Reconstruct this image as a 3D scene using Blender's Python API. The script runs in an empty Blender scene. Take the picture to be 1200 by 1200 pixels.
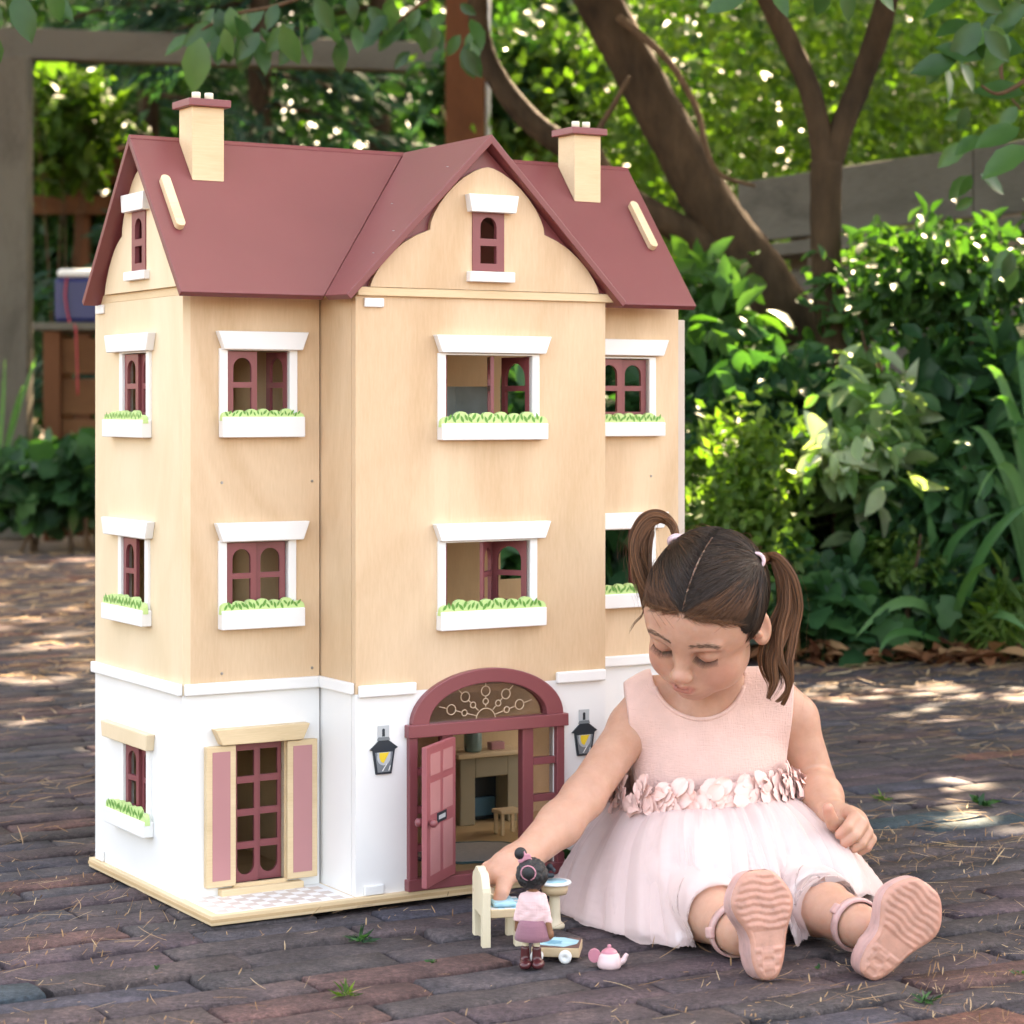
import bpy, bmesh, math, random
import numpy as np
from mathutils import Vector, Matrix
random.seed(7); RNG = np.random.default_rng(7)
SC = bpy.context.scene; COL = SC.collection
R = math.radians
FPX = 2655.0                     # focal length in pixels of the 1200 px photograph
CAMZ = 0.545

# ------------------------------------------------------------------ camera, sky, sun, exposure
cam_d = bpy.data.cameras.new('camera'); cam = bpy.data.objects.new('camera', cam_d); COL.objects.link(cam)
cam.location = (0, 0, CAMZ); cam.rotation_euler = (R(90), 0, 0)
cam_d.sensor_width = 36; cam_d.lens = 36 * FPX / 1200; cam_d.shift_y = -0.1
cam_d.clip_start = 0.05; cam_d.clip_end = 500
cam_d.dof.use_dof = True; cam_d.dof.focus_distance = 2.42; cam_d.dof.aperture_fstop = 10.5
SC.camera = cam
SUN_EL, SUN_AZ = 46.0, 20.0     # azimuth measured from +Y (away from the camera) towards +X
W = bpy.data.worlds.new('World'); SC.world = W; W.use_nodes = True
nt = W.node_tree; nt.nodes.clear()
sky = nt.nodes.new('ShaderNodeTexSky'); sky.sky_type = 'NISHITA'; sky.sun_disc = False
sky.sun_elevation = R(SUN_EL); sky.sun_rotation = R(SUN_AZ)
sky.air_density = 1.0; sky.dust_density = 5.0; sky.ozone_density = 1.0
bg = nt.nodes.new('ShaderNodeBackground'); bg.inputs[1].default_value = 0.15
wo = nt.nodes.new('ShaderNodeOutputWorld')
nt.links.new(sky.outputs[0], bg.inputs[0]); nt.links.new(bg.outputs[0], wo.inputs[0])
sd = bpy.data.lights.new('sun', 'SUN'); sun = bpy.data.objects.new('sun', sd); COL.objects.link(sun)
sd.energy = 5.0; sd.angle = R(0.53); sd.color = (1.0, 0.93, 0.82)
sdir = Vector((math.sin(R(SUN_AZ)) * math.cos(R(SUN_EL)), math.cos(R(SUN_AZ)) * math.cos(R(SUN_EL)), math.sin(R(SUN_EL))))
sun.rotation_euler = sdir.to_track_quat('Z', 'Y').to_euler(); sun.location = sdir * 30
vs = SC.view_settings
vs.view_transform = 'Standard'; vs.look = 'None'; vs.gamma = 1.0; vs.use_curve_mapping = False
vs.exposure = 3.3
vs.use_white_balance = True; vs.white_balance_temperature = 9300; vs.white_balance_tint = 14
SC.render.engine = 'CYCLES'
SC.cycles.use_denoising = True
SC.cycles.max_bounces = 6; SC.cycles.diffuse_bounces = 3; SC.cycles.transmission_bounces = 3; SC.cycles.transparent_max_bounces = 10
SC.cycles.use_adaptive_sampling = True; SC.cycles.adaptive_threshold = 0.02
SC.cycles.sample_clamp_indirect = 6.0

# ------------------------------------------------------------------ helpers
def P(px, py, Y):
    return Vector(((px - 600) * Y / FPX, Y, CAMZ - (py - 480) * Y / FPX))
def tag(o, label=None, cat=None, group=None, kind=None):
    if label: o['label'] = label
    if cat: o['category'] = cat
    if group: o['group'] = group
    if kind: o['kind'] = kind
    return o
def empty(name, loc=(0, 0, 0), rz=0.0, label=None, cat=None, group=None, kind=None):
    o = bpy.data.objects.new(name, None); COL.objects.link(o); o.empty_display_size = 0.05
    o.location = loc; o.rotation_euler = (0, 0, rz)
    return tag(o, label, cat, group, kind)
def link(name, me, mat=None, parent=None, smooth=False):
    o = bpy.data.objects.new(name, me); COL.objects.link(o)
    if mat is not None and not me.materials: me.materials.append(mat)
    if parent is not None: o.parent = parent
    if smooth: me.shade_smooth()
    return o
def from_bm(name, bm, mat=None, parent=None, smooth=False):
    bmesh.ops.recalc_face_normals(bm, faces=bm.faces)
    me = bpy.data.meshes.new(name); bm.to_mesh(me); bm.free()
    return link(name, me, mat, parent, smooth)
def bev(o, w, seg=2, ang=40):
    m = o.modifiers.new('bevel', 'BEVEL'); m.width = w; m.segments = seg; m.limit_method = 'ANGLE'; m.angle_limit = R(ang)
    return o
def np_mesh(name, v, faces, smooth=False, attrs=None):
    """faces: array (n,3) or (n,4), or list of such arrays"""
    if not isinstance(faces, list): faces = [faces]
    me = bpy.data.meshes.new(name)
    v = np.asarray(v, dtype=np.float32)
    nl = sum(f.size for f in faces); nf = sum(len(f) for f in faces)
    me.vertices.add(len(v)); me.vertices.foreach_set('co', v.ravel())
    me.loops.add(nl); me.loops.foreach_set('vertex_index', np.concatenate([f.ravel() for f in faces]).astype(np.int32))
    tot = np.concatenate([np.full(len(f), f.shape[1]) for f in faces]).astype(np.int32)
    me.polygons.add(nf); me.polygons.foreach_set('loop_start', (np.cumsum(tot) - tot).astype(np.int32))
    me.update(calc_edges=True)
    if smooth: me.shade_smooth()
    if attrs:
        for k, a in attrs.items():
            at = me.attributes.new(k, 'FLOAT', 'POINT'); at.data.foreach_set('value', np.asarray(a, dtype=np.float32))
    return me
def box(bm, lo, hi):
    x0, y0, z0 = lo; x1, y1, z1 = hi
    vs_ = [bm.verts.new(p) for p in ((x0,y0,z0),(x1,y0,z0),(x1,y1,z0),(x0,y1,z0),(x0,y0,z1),(x1,y0,z1),(x1,y1,z1),(x0,y1,z1))]
    for f in ((0,3,2,1),(4,5,6,7),(0,1,5,4),(1,2,6,5),(2,3,7,6),(3,0,4,7)): bm.faces.new([vs_[i] for i in f])
    return vs_
def boxo(name, lo, hi, mat, parent=None, b=0.0012):
    bm = bmesh.new(); box(bm, lo, hi); o = from_bm(name, bm, mat, parent)
    if b: bev(o, b)
    return o
def plate(outline, holes, org, ax, ay, th):
    """bmesh of a flat plate: 2D outline/holes in (ax, ay) at org, thickness th along ax x ay (outwards if th > 0)"""
    bm = bmesh.new(); org = Vector(org); ax = Vector(ax); ay = Vector(ay); an = ax.cross(ay)
    edges = []
    for loop in [outline] + list(holes):
        vv = [bm.verts.new(org + ax * p[0] + ay * p[1]) for p in loop]
        edges += [bm.edges.new((vv[i], vv[(i + 1) % len(vv)])) for i in range(len(vv))]
    bmesh.ops.triangle_fill(bm, use_beauty=True, use_dissolve=False, edges=edges)
    r = bmesh.ops.extrude_face_region(bm, geom=bm.faces[:])
    bmesh.ops.translate(bm, verts=[g for g in r['geom'] if isinstance(g, bmesh.types.BMVert)], vec=an * th)
    return bm
def rect(x0, y0, x1, y1): return [(x0, y0), (x1, y0), (x1, y1), (x0, y1)]
def arch_top(x0, y0, x1, y1, n=10):
    r = (x1 - x0) / 2; cx = (x0 + x1) / 2; yc = y1 - r
    return [(x0, y0), (x1, y0)] + [(cx + r * math.cos(math.pi * i / n), yc + r * math.sin(math.pi * i / n)) for i in range(n + 1)]
def arch_bot(x0, y0, x1, y1, n=10):
    r = (x1 - x0) / 2; cx = (x0 + x1) / 2; yc = y0 + r
    return [(x1, y1), (x0, y1)] + [(cx - r * math.cos(math.pi * i / n), yc - r * math.sin(math.pi * i / n)) for i in range(n + 1)]
def smooth_path(pts, rad, n=8):
    """Catmull-Rom through points (Vector) with radii"""
    pts = [Vector(p) for p in pts]; out = []; rr = []
    for i in range(len(pts) - 1):
        p0 = pts[max(i - 1, 0)]; p1 = pts[i]; p2 = pts[i + 1]; p3 = pts[min(i + 2, len(pts) - 1)]
        for k in range(n):
            t = k / n
            out.append(0.5 * ((2 * p1) + (p2 - p0) * t + (2 * p0 - 5 * p1 + 4 * p2 - p3) * t * t + (3 * p1 - p0 - 3 * p2 + p3) * t ** 3))
            rr.append(rad[i] * (1 - t) + rad[i + 1] * t)
    out.append(pts[-1]); rr.append(rad[-1])
    return out, rr
def tube_arrays(pts, rad, seg=10, rough=0.0, cap=True, rng=None):
    pts = [Vector(p) for p in pts]; n = len(pts); V = []; up = Vector((0.13, 0.21, 0.97))
    t0 = (pts[1] - pts[0]).normalized(); a = t0.cross(up).normalized()
    for i, p in enumerate(pts):
        t = (pts[min(i + 1, n - 1)] - pts[max(i - 1, 0)]).normalized()
        a = (a - t * a.dot(t)).normalized(); b = t.cross(a)
        for k in range(seg):
            th = 2 * math.pi * k / seg; r = rad[i]
            if rough: r *= 1 + rough * ((rng or random).random() - 0.5) * 2
            V.append(p + a * math.cos(th) * r + b * math.sin(th) * r)
    F = []
    for i in range(n - 1):
        for k in range(seg):
            k2 = (k + 1) % seg
            F.append((i * seg + k, i * seg + k2, (i + 1) * seg + k2, (i + 1) * seg + k))
    V = np.array([tuple(v) for v in V]); F = np.array(F); T = []
    if cap:
        c0 = len(V); V = np.vstack([V, [tuple(pts[0])], [tuple(pts[-1])]])
        T = [(c0, (k + 1) % seg, k) for k in range(seg)] + [(c0 + 1, (n - 1) * seg + k, (n - 1) * seg + (k + 1) % seg) for k in range(seg)]
    return V, F, np.array(T)
def tube(name, pts, rad, mat, parent=None, seg=10, rough=0.0, n=8):
    p, r = smooth_path(pts, rad, n)
    V, F, T = tube_arrays(p, r, seg, rough)
    return link(name, np_mesh(name, V, [F, T], True), mat, parent)
def join_tubes(name, tubes, mat, parent=None):
    VV = []; Q = []; T = []; o = 0
    for V, F, t in tubes:
        VV.append(V); Q.append(F + o)
        if len(t): T.append(t + o)
        o += len(V)
    fs = [np.vstack(Q)] + ([np.vstack(T)] if T else [])
    return link(name, np_mesh(name, np.vstack(VV), fs, True), mat, parent)
def lathe(name, prof, mat, parent=None, seg=24, loc=(0, 0, 0)):
    V = []; n = len(prof)
    for r, z in prof:
        for k in range(seg):
            th = 2 * math.pi * k / seg; V.append((r * math.cos(th), r * math.sin(th), z))
    F = [(i * seg + k, i * seg + (k + 1) % seg, (i + 1) * seg + (k + 1) % seg, (i + 1) * seg + k) for i in range(n - 1) for k in range(seg)]
    o = link(name, np_mesh(name, np.array(V), np.array(F), True), mat, parent); o.location = loc
    return o

# ------------------------------------------------------------------ materials
def newmat(name):
    m = bpy.data.materials.new(name); m.use_nodes = True; n = m.node_tree
    return m, n, n.nodes['Principled BSDF']
def node(n, t, **k):
    x = n.nodes.new(t)
    for a, b in k.items(): setattr(x, a, b)
    return x
def ramp(n, stops):
    r = node(n, 'ShaderNodeValToRGB'); e = r.color_ramp.elements
    while len(e) < len(stops): e.new(0.5)
    for i, (p, c) in enumerate(stops): e[i].position = p; e[i].color = (*c, 1)
    return r
def noise(n, scale, detail=3, rough=0.5, coord=None, stretch=None):
    t = node(n, 'ShaderNodeTexNoise'); t.inputs['Scale'].default_value = scale; t.inputs['Detail'].default_value = detail; t.inputs['Roughness'].default_value = rough
    if coord is None: coord = node(n, 'ShaderNodeTexCoord').outputs['Object']
    if stretch:
        mp = node(n, 'ShaderNodeMapping'); mp.inputs['Scale'].default_value = stretch; n.links.new(coord, mp.inputs[0]); coord = mp.outputs[0]
    n.links.new(coord, t.inputs['Vector']); return t
def bump(n, b, src, strength, dist):
    bp = node(n, 'ShaderNodeBump'); bp.inputs['Strength'].default_value = strength; bp.inputs['Distance'].default_value = dist
    n.links.new(src, bp.inputs['Height']); n.links.new(bp.outputs[0], b.inputs['Normal']); return bp
def paint(name, col, rough=0.45, var=0.08, sc=30.0, bmp=0.15):
    m, n, b = newmat(name); t = noise(n, sc, 4)
    lo = tuple(c * (1 - var) for c in col); hi = tuple(min(1, c * (1 + var)) for c in col)
    r = ramp(n, [(0.3, lo), (0.7, hi)]); n.links.new(t.outputs[0], r.inputs[0]); n.links.new(r.outputs[0], b.inputs['Base Color'])
    b.inputs['Roughness'].default_value = rough
    if bmp:
        t2 = noise(n, sc * 12, 2); bump(n, b, t2.outputs[0], bmp, 0.0004)
    return m
def wood(name, lo, hi, stretch=(14, 14, 1.0), sc=9.0, rough=0.5, grain=0.35, spec=.4):
    """wood: long broad figure plus fine pores along the grain (the axis with the small stretch)"""
    m, n, b = newmat(name)
    fig = noise(n, sc * 0.35, 3, 0.55, stretch=tuple(max(0.8, s * 0.22) for s in stretch)); fig.inputs['Distortion'].default_value = 1.6
    fine = noise(n, sc * 6, 4, 0.6, stretch=stretch)
    mx = node(n, 'ShaderNodeMath', operation='MULTIPLY_ADD'); n.links.new(fine.outputs[0], mx.inputs[0]); mx.inputs[1].default_value = grain
    n.links.new(fig.outputs[0], mx.inputs[2])
    mid = tuple((a + c) / 2 for a, c in zip(lo, hi))
    r = ramp(n, [(0.42, lo), (0.62, mid), (0.85, hi)]); n.links.new(mx.outputs[0], r.inputs[0]); n.links.new(r.outputs[0], b.inputs['Base Color'])
    b.inputs['Roughness'].default_value = rough
    b.inputs['Specular IOR Level'].default_value = spec if rough < .8 else .12
    bump(n, b, fine.outputs[0], 0.12, 0.0004)
    return m
def leafmat(name, stops, rough=0.4, trans=0.45, tcol=None, spec=0.22):
    m, n, b = newmat(name)
    at = node(n, 'ShaderNodeAttribute', attribute_name='tone')
    nz = noise(n, 40, 2); mx = node(n, 'ShaderNodeMath', operation='MULTIPLY_ADD'); n.links.new(nz.outputs[0], mx.inputs[0]); mx.inputs[1].default_value = 0.25
    n.links.new(at.outputs['Fac'], mx.inputs[2]); sb = node(n, 'ShaderNodeMath', operation='SUBTRACT'); n.links.new(mx.outputs[0], sb.inputs[0]); sb.inputs[1].default_value = 0.12
    r = ramp(n, stops); n.links.new(sb.outputs[0], r.inputs[0]); n.links.new(r.outputs[0], b.inputs['Base Color'])
    b.inputs['Roughness'].default_value = rough; b.inputs['Specular IOR Level'].default_value = spec
    tr = node(n, 'ShaderNodeBsdfTranslucent')
    tint = node(n, 'ShaderNodeMix', data_type='RGBA', blend_type='MULTIPLY'); tint.inputs[0].default_value = 1.0
    n.links.new(r.outputs[0], tint.inputs[6]); tint.inputs[7].default_value = (*(tcol or (1.7, 2.2, 0.7)), 1)
    n.links.new(tint.outputs[2], tr.inputs[0])
    mix = node(n, 'ShaderNodeMixShader'); mix.inputs[0].default_value = trans
    n.links.new(b.outputs[0], mix.inputs[1]); n.links.new(tr.outputs[0], mix.inputs[2])
    n.links.new(mix.outputs[0], n.nodes['Material Output'].inputs[0])
    return m
def bark(name, lo, hi, sc=22.0, rough=0.85, dist=0.016):
    m, n, b = newmat(name); t = noise(n, sc, 6, 0.65, stretch=(1, 1, 0.35)); t2 = noise(n, 5, 3)
    mx = node(n, 'ShaderNodeMath', operation='MULTIPLY_ADD'); n.links.new(t.outputs[0], mx.inputs[0]); mx.inputs[1].default_value = 0.6
    mm = node(n, 'ShaderNodeMath', operation='MULTIPLY'); n.links.new(t2.outputs[0], mm.inputs[0]); mm.inputs[1].default_value = 0.45; n.links.new(mm.outputs[0], mx.inputs[2])
    r = ramp(n, [(0.35, lo), (0.68, hi)]); n.links.new(mx.outputs[0], r.inputs[0]); n.links.new(r.outputs[0], b.inputs['Base Color'])
    b.inputs['Roughness'].default_value = rough; b.inputs['Specular IOR Level'].default_value = .15; bump(n, b, t.outputs[0], 0.7, dist); return m
M = {}
M['ply'] = wood('birch_plywood', (0.56, 0.365, 0.212), (0.73, 0.525, 0.345), (9, 9, 1.2), 8, 0.5, 0.3)
M['ply_lit_left'] = wood('birch_lit_left', (0.66, 0.50, 0.31), (0.77, 0.61, 0.42), (9, 9, 1.2), 8, 0.5, 0.3)  # same birch for the left side, skylight put into its paler colour
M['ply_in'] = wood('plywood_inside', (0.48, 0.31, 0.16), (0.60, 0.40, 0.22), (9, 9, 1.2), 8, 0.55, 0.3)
M['ply_h'] = wood('birch_trim', (0.58, 0.41, 0.23), (0.74, 0.55, 0.34), (1.0, 8, 14), 9, 0.5, 0.45)
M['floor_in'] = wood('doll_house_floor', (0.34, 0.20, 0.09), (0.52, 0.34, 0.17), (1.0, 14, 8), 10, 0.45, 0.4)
M['white'] = paint('white_paint', (0.80, 0.785, 0.76), 0.42, 0.03, 9, 0.12)
M['mul'] = paint('mulberry_paint', (0.225, 0.058, 0.064), 0.36, 0.05, 14, 0.08)
M['mul_roof'] = paint('mulberry_roof_paint', (0.188, 0.045, 0.046), 0.38, 0.05, 10, 0.08)
M['mul_pale'] = paint('pale_mulberry_print', (0.47, 0.205, 0.205), 0.4, 0.03, 20, 0.05)
M['door_pink'] = paint('door_rose_paint', (0.34, 0.095, 0.105), 0.38, 0.04, 20, 0.05)
M['leaf_print_light'] = paint('light_green_paint', (0.50, 0.68, 0.27), 0.5, 0.05, 60, 0.0)
M['leaf_print_dark'] = paint('leaf_green_print', (0.10, 0.30, 0.05), 0.5, 0.08, 60, 0.0)
M['check_beige'] = paint('check_print', (0.60, 0.50, 0.44), 0.5, 0.03, 40, 0.0)
M['metal'] = paint('screw_steel', (0.35, 0.35, 0.35), 0.35, 0.05, 60, 0.0); M['metal'].node_tree.nodes['Principled BSDF'].inputs['Metallic'].default_value = 0.9
M['black'] = paint('black_lacquer', (0.014, 0.022, 0.030), 0.5, 0.1, 60, 0.0)
M['slate'] = paint('slate_grey_paint', (0.17, 0.19, 0.20), 0.5, 0.05, 60, 0.0)
M['palegrey'] = paint('pale_grey_paint', (0.45, 0.47, 0.48), 0.5, 0.05, 60, 0.0)
M['yellow'] = paint('lamp_yellow_paint', (0.80, 0.55, 0.04), 0.5, 0.05, 60, 0.0)
M['cream'] = paint('cream_paint', (0.74, 0.68, 0.53), 0.45, 0.03, 60, 0.04)
M['gold'] = paint('pale_gold_print', (0.62, 0.45, 0.30), 0.5, 0.03, 60, 0.0)
def glass(name, col=(1, 1, 1), a=0.22):
    m, n, b = newmat(name); b.inputs['Base Color'].default_value = (*col, 1); b.inputs['Roughness'].default_value = 0.06
    tp = node(n, 'ShaderNodeBsdfTransparent'); tp.inputs[0].default_value = (0.82, 0.78, 0.76, 1); mix = node(n, 'ShaderNodeMixShader'); mix.inputs[0].default_value = a
    g = node(n, 'ShaderNodeBsdfGlossy'); g.inputs['Roughness'].default_value = 0.08
    n.links.new(tp.outputs[0], mix.inputs[1]); n.links.new(g.outputs[0], mix.inputs[2]); n.links.new(mix.outputs[0], n.nodes['Material Output'].inputs[0])
    return m
M['glass'] = glass('acrylic_pane', a=0.07)
# ------------------------------------------------------------------ ground and brick pavement
def groundmat():
    m, n, b = newmat('earth_with_litter')
    t = noise(n, 3.0, 6, 0.6); t2 = noise(n, 60, 4, 0.7, stretch=(1, 2.5, 1)); t3 = noise(n, 220, 2, 0.6)
    r = ramp(n, [(0.3, (0.045, 0.032, 0.022)), (0.55, (0.12, 0.08, 0.05)), (0.75, (0.22, 0.15, 0.09))])
    mx = node(n, 'ShaderNodeMix'); mx.inputs[0].default_value = 0.55; n.links.new(t.outputs[0], mx.inputs[2]); n.links.new(t2.outputs[0], mx.inputs[3])
    n.links.new(mx.outputs[0], r.inputs[0]); n.links.new(r.outputs[0], b.inputs['Base Color']); b.inputs['Roughness'].default_value = 0.95
    bump(n, b, t3.outputs[0], 0.8, 0.01); return m
M['earth'] = groundmat()
def brickmat():
    m, n, b = newmat('old_paving_brick')
    at = node(n, 'ShaderNodeAttribute', attribute_name='tone')
    r = ramp(n, [(0.0, (0.070, 0.060, 0.058)), (0.2, (0.088, 0.066, 0.062)), (0.38, (0.080, 0.072, 0.076)), (0.55, (0.125, 0.068, 0.058)), (0.70, (0.060, 0.064, 0.080)), (0.82, (0.165, 0.075, 0.055)), (0.90, (0.045, 0.066, 0.078)), (0.97, (0.050, 0.078, 0.086))])
    r.color_ramp.interpolation = 'LINEAR'; n.links.new(at.outputs['Fac'], r.inputs[0])
    geo = node(n, 'ShaderNodeNewGeometry')
    big = noise(n, 16, 5, 0.65, coord=geo.outputs['Position']); fin = noise(n, 170, 5, 0.7, coord=geo.outputs['Position']); spk = noise(n, 420, 2, 0.5, coord=geo.outputs['Position'])
    r2 = ramp(n, [(0.3, (0.62, 0.62, 0.64)), (0.5, (1, 1, 1)), (0.72, (1.8, 1.66, 1.56))]); n.links.new(big.outputs[0], r2.inputs[0])
    r3 = ramp(n, [(0.34, (0.60, 0.60, 0.60)), (0.5, (1, 1, 1)), (0.68, (1.65, 1.6, 1.58))]); n.links.new(fin.outputs[0], r3.inputs[0])
    a = node(n, 'ShaderNodeMix', data_type='RGBA', blend_type='MULTIPLY'); a.inputs[0].default_value = 1; n.links.new(r.outputs[0], a.inputs[6]); n.links.new(r2.outputs[0], a.inputs[7])
    c = node(n, 'ShaderNodeMix', data_type='RGBA', blend_type='MULTIPLY'); c.inputs[0].default_value = 1; n.links.new(a.outputs[2], c.inputs[6]); n.links.new(r3.outputs[0], c.inputs[7])
    hs = node(n, 'ShaderNodeMix', data_type='RGBA', blend_type='MULTIPLY'); hs.inputs[0].default_value = 1; n.links.new(c.outputs[2], hs.inputs[6]); hs.inputs[7].default_value = (.70, .71, .76, 1); n.links.new(hs.outputs[2], b.inputs['Base Color']); b.inputs['Roughness'].default_value = 0.8; b.inputs['Specular IOR Level'].default_value = .28
    ad = node(n, 'ShaderNodeMath', operation='ADD'); n.links.new(fin.outputs[0], ad.inputs[0]); n.links.new(spk.outputs[0], ad.inputs[1])
    bump(n, b, ad.outputs[0], 0.7, 0.0024); return m
M['brick'] = brickmat()
def sheet(name, x0, y0, x1, y1, z, mat, nx=1, ny=1):
    xs = np.linspace(x0, x1, nx + 1); ys = np.linspace(y0, y1, ny + 1); X, Yy = np.meshgrid(xs, ys)
    V = np.stack([X.ravel(), Yy.ravel(), np.full(X.size, z)], 1)
    F = np.array([(j * (nx + 1) + i, j * (nx + 1) + i + 1, (j + 1) * (nx + 1) + i + 1, (j + 1) * (nx + 1) + i) for j in range(ny) for i in range(nx)])
    return link(name, np_mesh(name, V, F), mat)
g = sheet('ground', -90, -90, 90, 90, -0.03, M['earth']); tag(g, kind='structure')
BANG = R(29.0); BL, BW, JT = 0.208, 0.057, 0.0052
bd = Vector((math.cos(BANG), math.sin(BANG), 0)); bn = Vector((-math.sin(BANG), math.cos(BANG), 0))
M['joint'] = paint('joint_sand', (0.022, 0.018, 0.015), 0.95, 0.4, 90, 0.6)
pave = sheet('brick_pavement', -3.6, -3.0, 3.4, 8.6, -0.013, M['joint']); tag(pave, kind='structure')
def brick_mesh(name, seed, tone, L=BL - JT, Wd=BW - JT):
    rg = np.random.default_rng(seed); nx, ny = 7, 4
    xs = np.array([-.5, -.490, -.3, -.1, .1, .3, .490, .5]) * L; ys = np.array([-.5, -.465, 0, .465, .5]) * Wd
    V = []
    for j, y in enumerate(ys):
        for i, x in enumerate(xs):
            edge = i in (0, 7) or j in (0, 4)
            jx = rg.normal(0, .0009); jy = rg.normal(0, .0008)
            z = -.0016 - rg.random() * .0016 if edge else rg.normal(0, .0005)
            if i in (0, 7) and j in (0, 4): z -= .0015; jx -= np.sign(x) * .002; jy -= np.sign(y) * .0014
            V.append((x + jx, y + jy, z))
    n1 = len(xs); F = [(j * n1 + i, j * n1 + i + 1, (j + 1) * n1 + i + 1, (j + 1) * n1 + i) for j in range(4) for i in range(7)]
    rim = [i for i in range(n1)] + [j * n1 + n1 - 1 for j in range(1, 5)] + [4 * n1 + i for i in range(n1 - 2, -1, -1)] + [j * n1 for j in range(3, 0, -1)]
    o = len(V); V += [(V[k][0], V[k][1], -.05) for k in rim]; m = len(rim)
    F += [(rim[(k + 1) % m], rim[k], o + k, o + (k + 1) % m) for k in range(m)]
    V = np.array(V); return V, np.array(F)
cells = []
for r_ in range(-110, 165):
    for c_ in range(-40, 60):
        off = (0.5 if r_ % 2 else 0.0) + 0.13 * math.sin(r_ * 2.7)
        s = (c_ + off) * BL; t = r_ * BW
        ctr = bd * s + bn * t + Vector((-0.1, 2.2, 0))
        if not (-3.5 < ctr.x < 3.3 and -2.9 < ctr.y < 8.5): continue
        if ctr.y > 4.95 and ctr.x > 0.35 + 0.03 * math.sin(ctr.x * 9): continue
        Yc = ctr.y; px = 600 + FPX * ctr.x / max(Yc, .1)
        vis = Yc > 1.85 and -110 < px < 1310
        cells.append((0 if vis else 1, Yc, ctr))
cells.sort(key=lambda c: (c[0], c[1]))
TONES = [.02, .08, .14, .2, .26, .32, .38, .44, .5, .56, .62, .68, .74, .82, .9, .97]
bmeshes = []
for i in range(24):
    V, F = brick_mesh('brick', 100 + i, 0); tn = TONES[i % 16] if i < 16 else TONES[(i * 5) % 13]
    me = np_mesh('brick', V, F, False, {'tone': np.full(len(V), tn)}); me.materials.append(M['brick']); bmeshes.append((me, V, F))
FV = []; FF = []; FT = []; vo = 0
weights = [1.0] * 13 + [.5, .35, .3] + [1.0] * 8
for i, (vis, Yc, ctr) in enumerate(cells):
    k = random.choices(range(24), weights)[0]; me, V, F = bmeshes[k]
    dz = random.gauss(0, .0014); a = BANG + random.gauss(0, R(.5)) + (math.pi if random.random() < .5 else 0)
    tx, ty = random.gauss(0, .005), random.gauss(0, .012)
    jit = Vector((random.gauss(0, .0015), random.gauss(0, .0012), dz))
    if i < 300:
        o = link('brick', me, None, pave); o.location = ctr + jit; o.rotation_euler = (ty, tx, a)
    else:
        ca, sa = math.cos(a), math.sin(a)
        x = V[:, 0] * ca - V[:, 1] * sa + ctr.x + jit.x; y = V[:, 0] * sa + V[:, 1] * ca + ctr.y + jit.y
        FV.append(np.stack([x, y, V[:, 2] + dz + V[:, 0] * tx], 1)); FF.append(F + vo); FT.append(np.full(len(V), TONES[int(random.random() * 14)])); vo += len(V)
fb = link('far_bricks', np_mesh('far_bricks', np.vstack(FV), np.vstack(FF), False, {'tone': np.concatenate(FT)}), M['brick'], pave); fb['kind'] = 'stuff'

# ------------------------------------------------------------------ the dolls house
HR = R(30.794)
house = empty('dolls_house', (-0.315, 2.3745, 0.0025), HR, 'tall wooden dolls house with mulberry roof and white ground floor', 'dolls house')
U = Vector((1, 0, 0)); Vv = Vector((0, 1, 0)); Z = Vector((0, 0, 1))
ZB, ZT, ZE = 0.0115, 0.232, 0.667
X0, X1, B0, B1, VW, VB, VD = 0.006, 0.660, 0.170, 0.4975, 0.092, 0.006, 0.360
TH = 0.009
bo = boxo('base_board', (0, 0, 0.0005), (0.668, 0.366, 0.0115), M['ply_h'], house, .001)
ply = boxo('ply_layer', (-.0006, -.0006, .0040), (0.6686, 0.3666, .0072), M['ply_in'], bo, 0)
def wall(name, outline, holes, org, ax, split, parent=house, mats=('ply', 'white'), th=-TH):
    """vertical panel, split at height `split` into a painted lower part and a plain plywood upper part"""
    pass
def panel(name, x0, x1, z0, z1, holes, plane, mat, th=TH, parent=house):
    """plane ('v', value): faces -v ; ('u', value): faces -u ; body lies behind the face by th"""
    k, val = plane
    if k == 'v': bm = plate(rect(x0, z0, x1, z1), holes, (0, val + th, 0), U, Z, th)
    else: bm = plate(rect(-x1, z0, -x0, z1), [[(-p[0], p[1]) for p in reversed(h)] for h in holes], (val + th, 0, 0), -Vv, Z, th)
    return from_bm(name, bm, mat, parent)
# window openings: (x0, z0, x1, z1)
LW_UP = (.0575, .532, .1320, .6075); LW_LO = (.0565, .322, .1305, .397); LW_FR = (.066, .0225, .1262, .1755)
BY_UP = (.2828, .530, .3955, .6035); BY_LO = (.2828, .318, .3925, .3940)
LS_UP = (.1915, .532, .2640, .6065); LS_LO = (.1955, .320, .2680, .3965); LS_GR = (.1910, .084, .2610, .1610)
RW_UP = (.5400, .532, .6150, .6045); RW_LO = (.5400, .322, .6150, .397)
rr_ = lambda t: rect(*t)
panel('wall', X0 + TH, B0, ZT, ZE, [rr_(LW_UP), rr_(LW_LO)], ('v', VW), M['ply'])
panel('wall', X0 + TH, B0, ZB, ZT, [rr_(LW_FR)], ('v', VW), M['white'])
panel('wall', B1, X1, ZT, ZE, [rr_(RW_UP), rr_(RW_LO)], ('v', VW), M['ply'])
panel('wall', B1, X1, ZB, ZT, [], ('v', VW), M['white'])
panel('wall', VW, VD, ZT, ZE, [rr_(LS_UP), rr_(LS_LO)], ('u', X0), M['ply_lit_left'])
panel('wall', VW, VD, ZB, ZT, [rr_(LS_GR)], ('u', X0), M['white'])
DC, DH, DA = .3365, .0985, .0575      # door centre, arch half width, arch height
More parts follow.
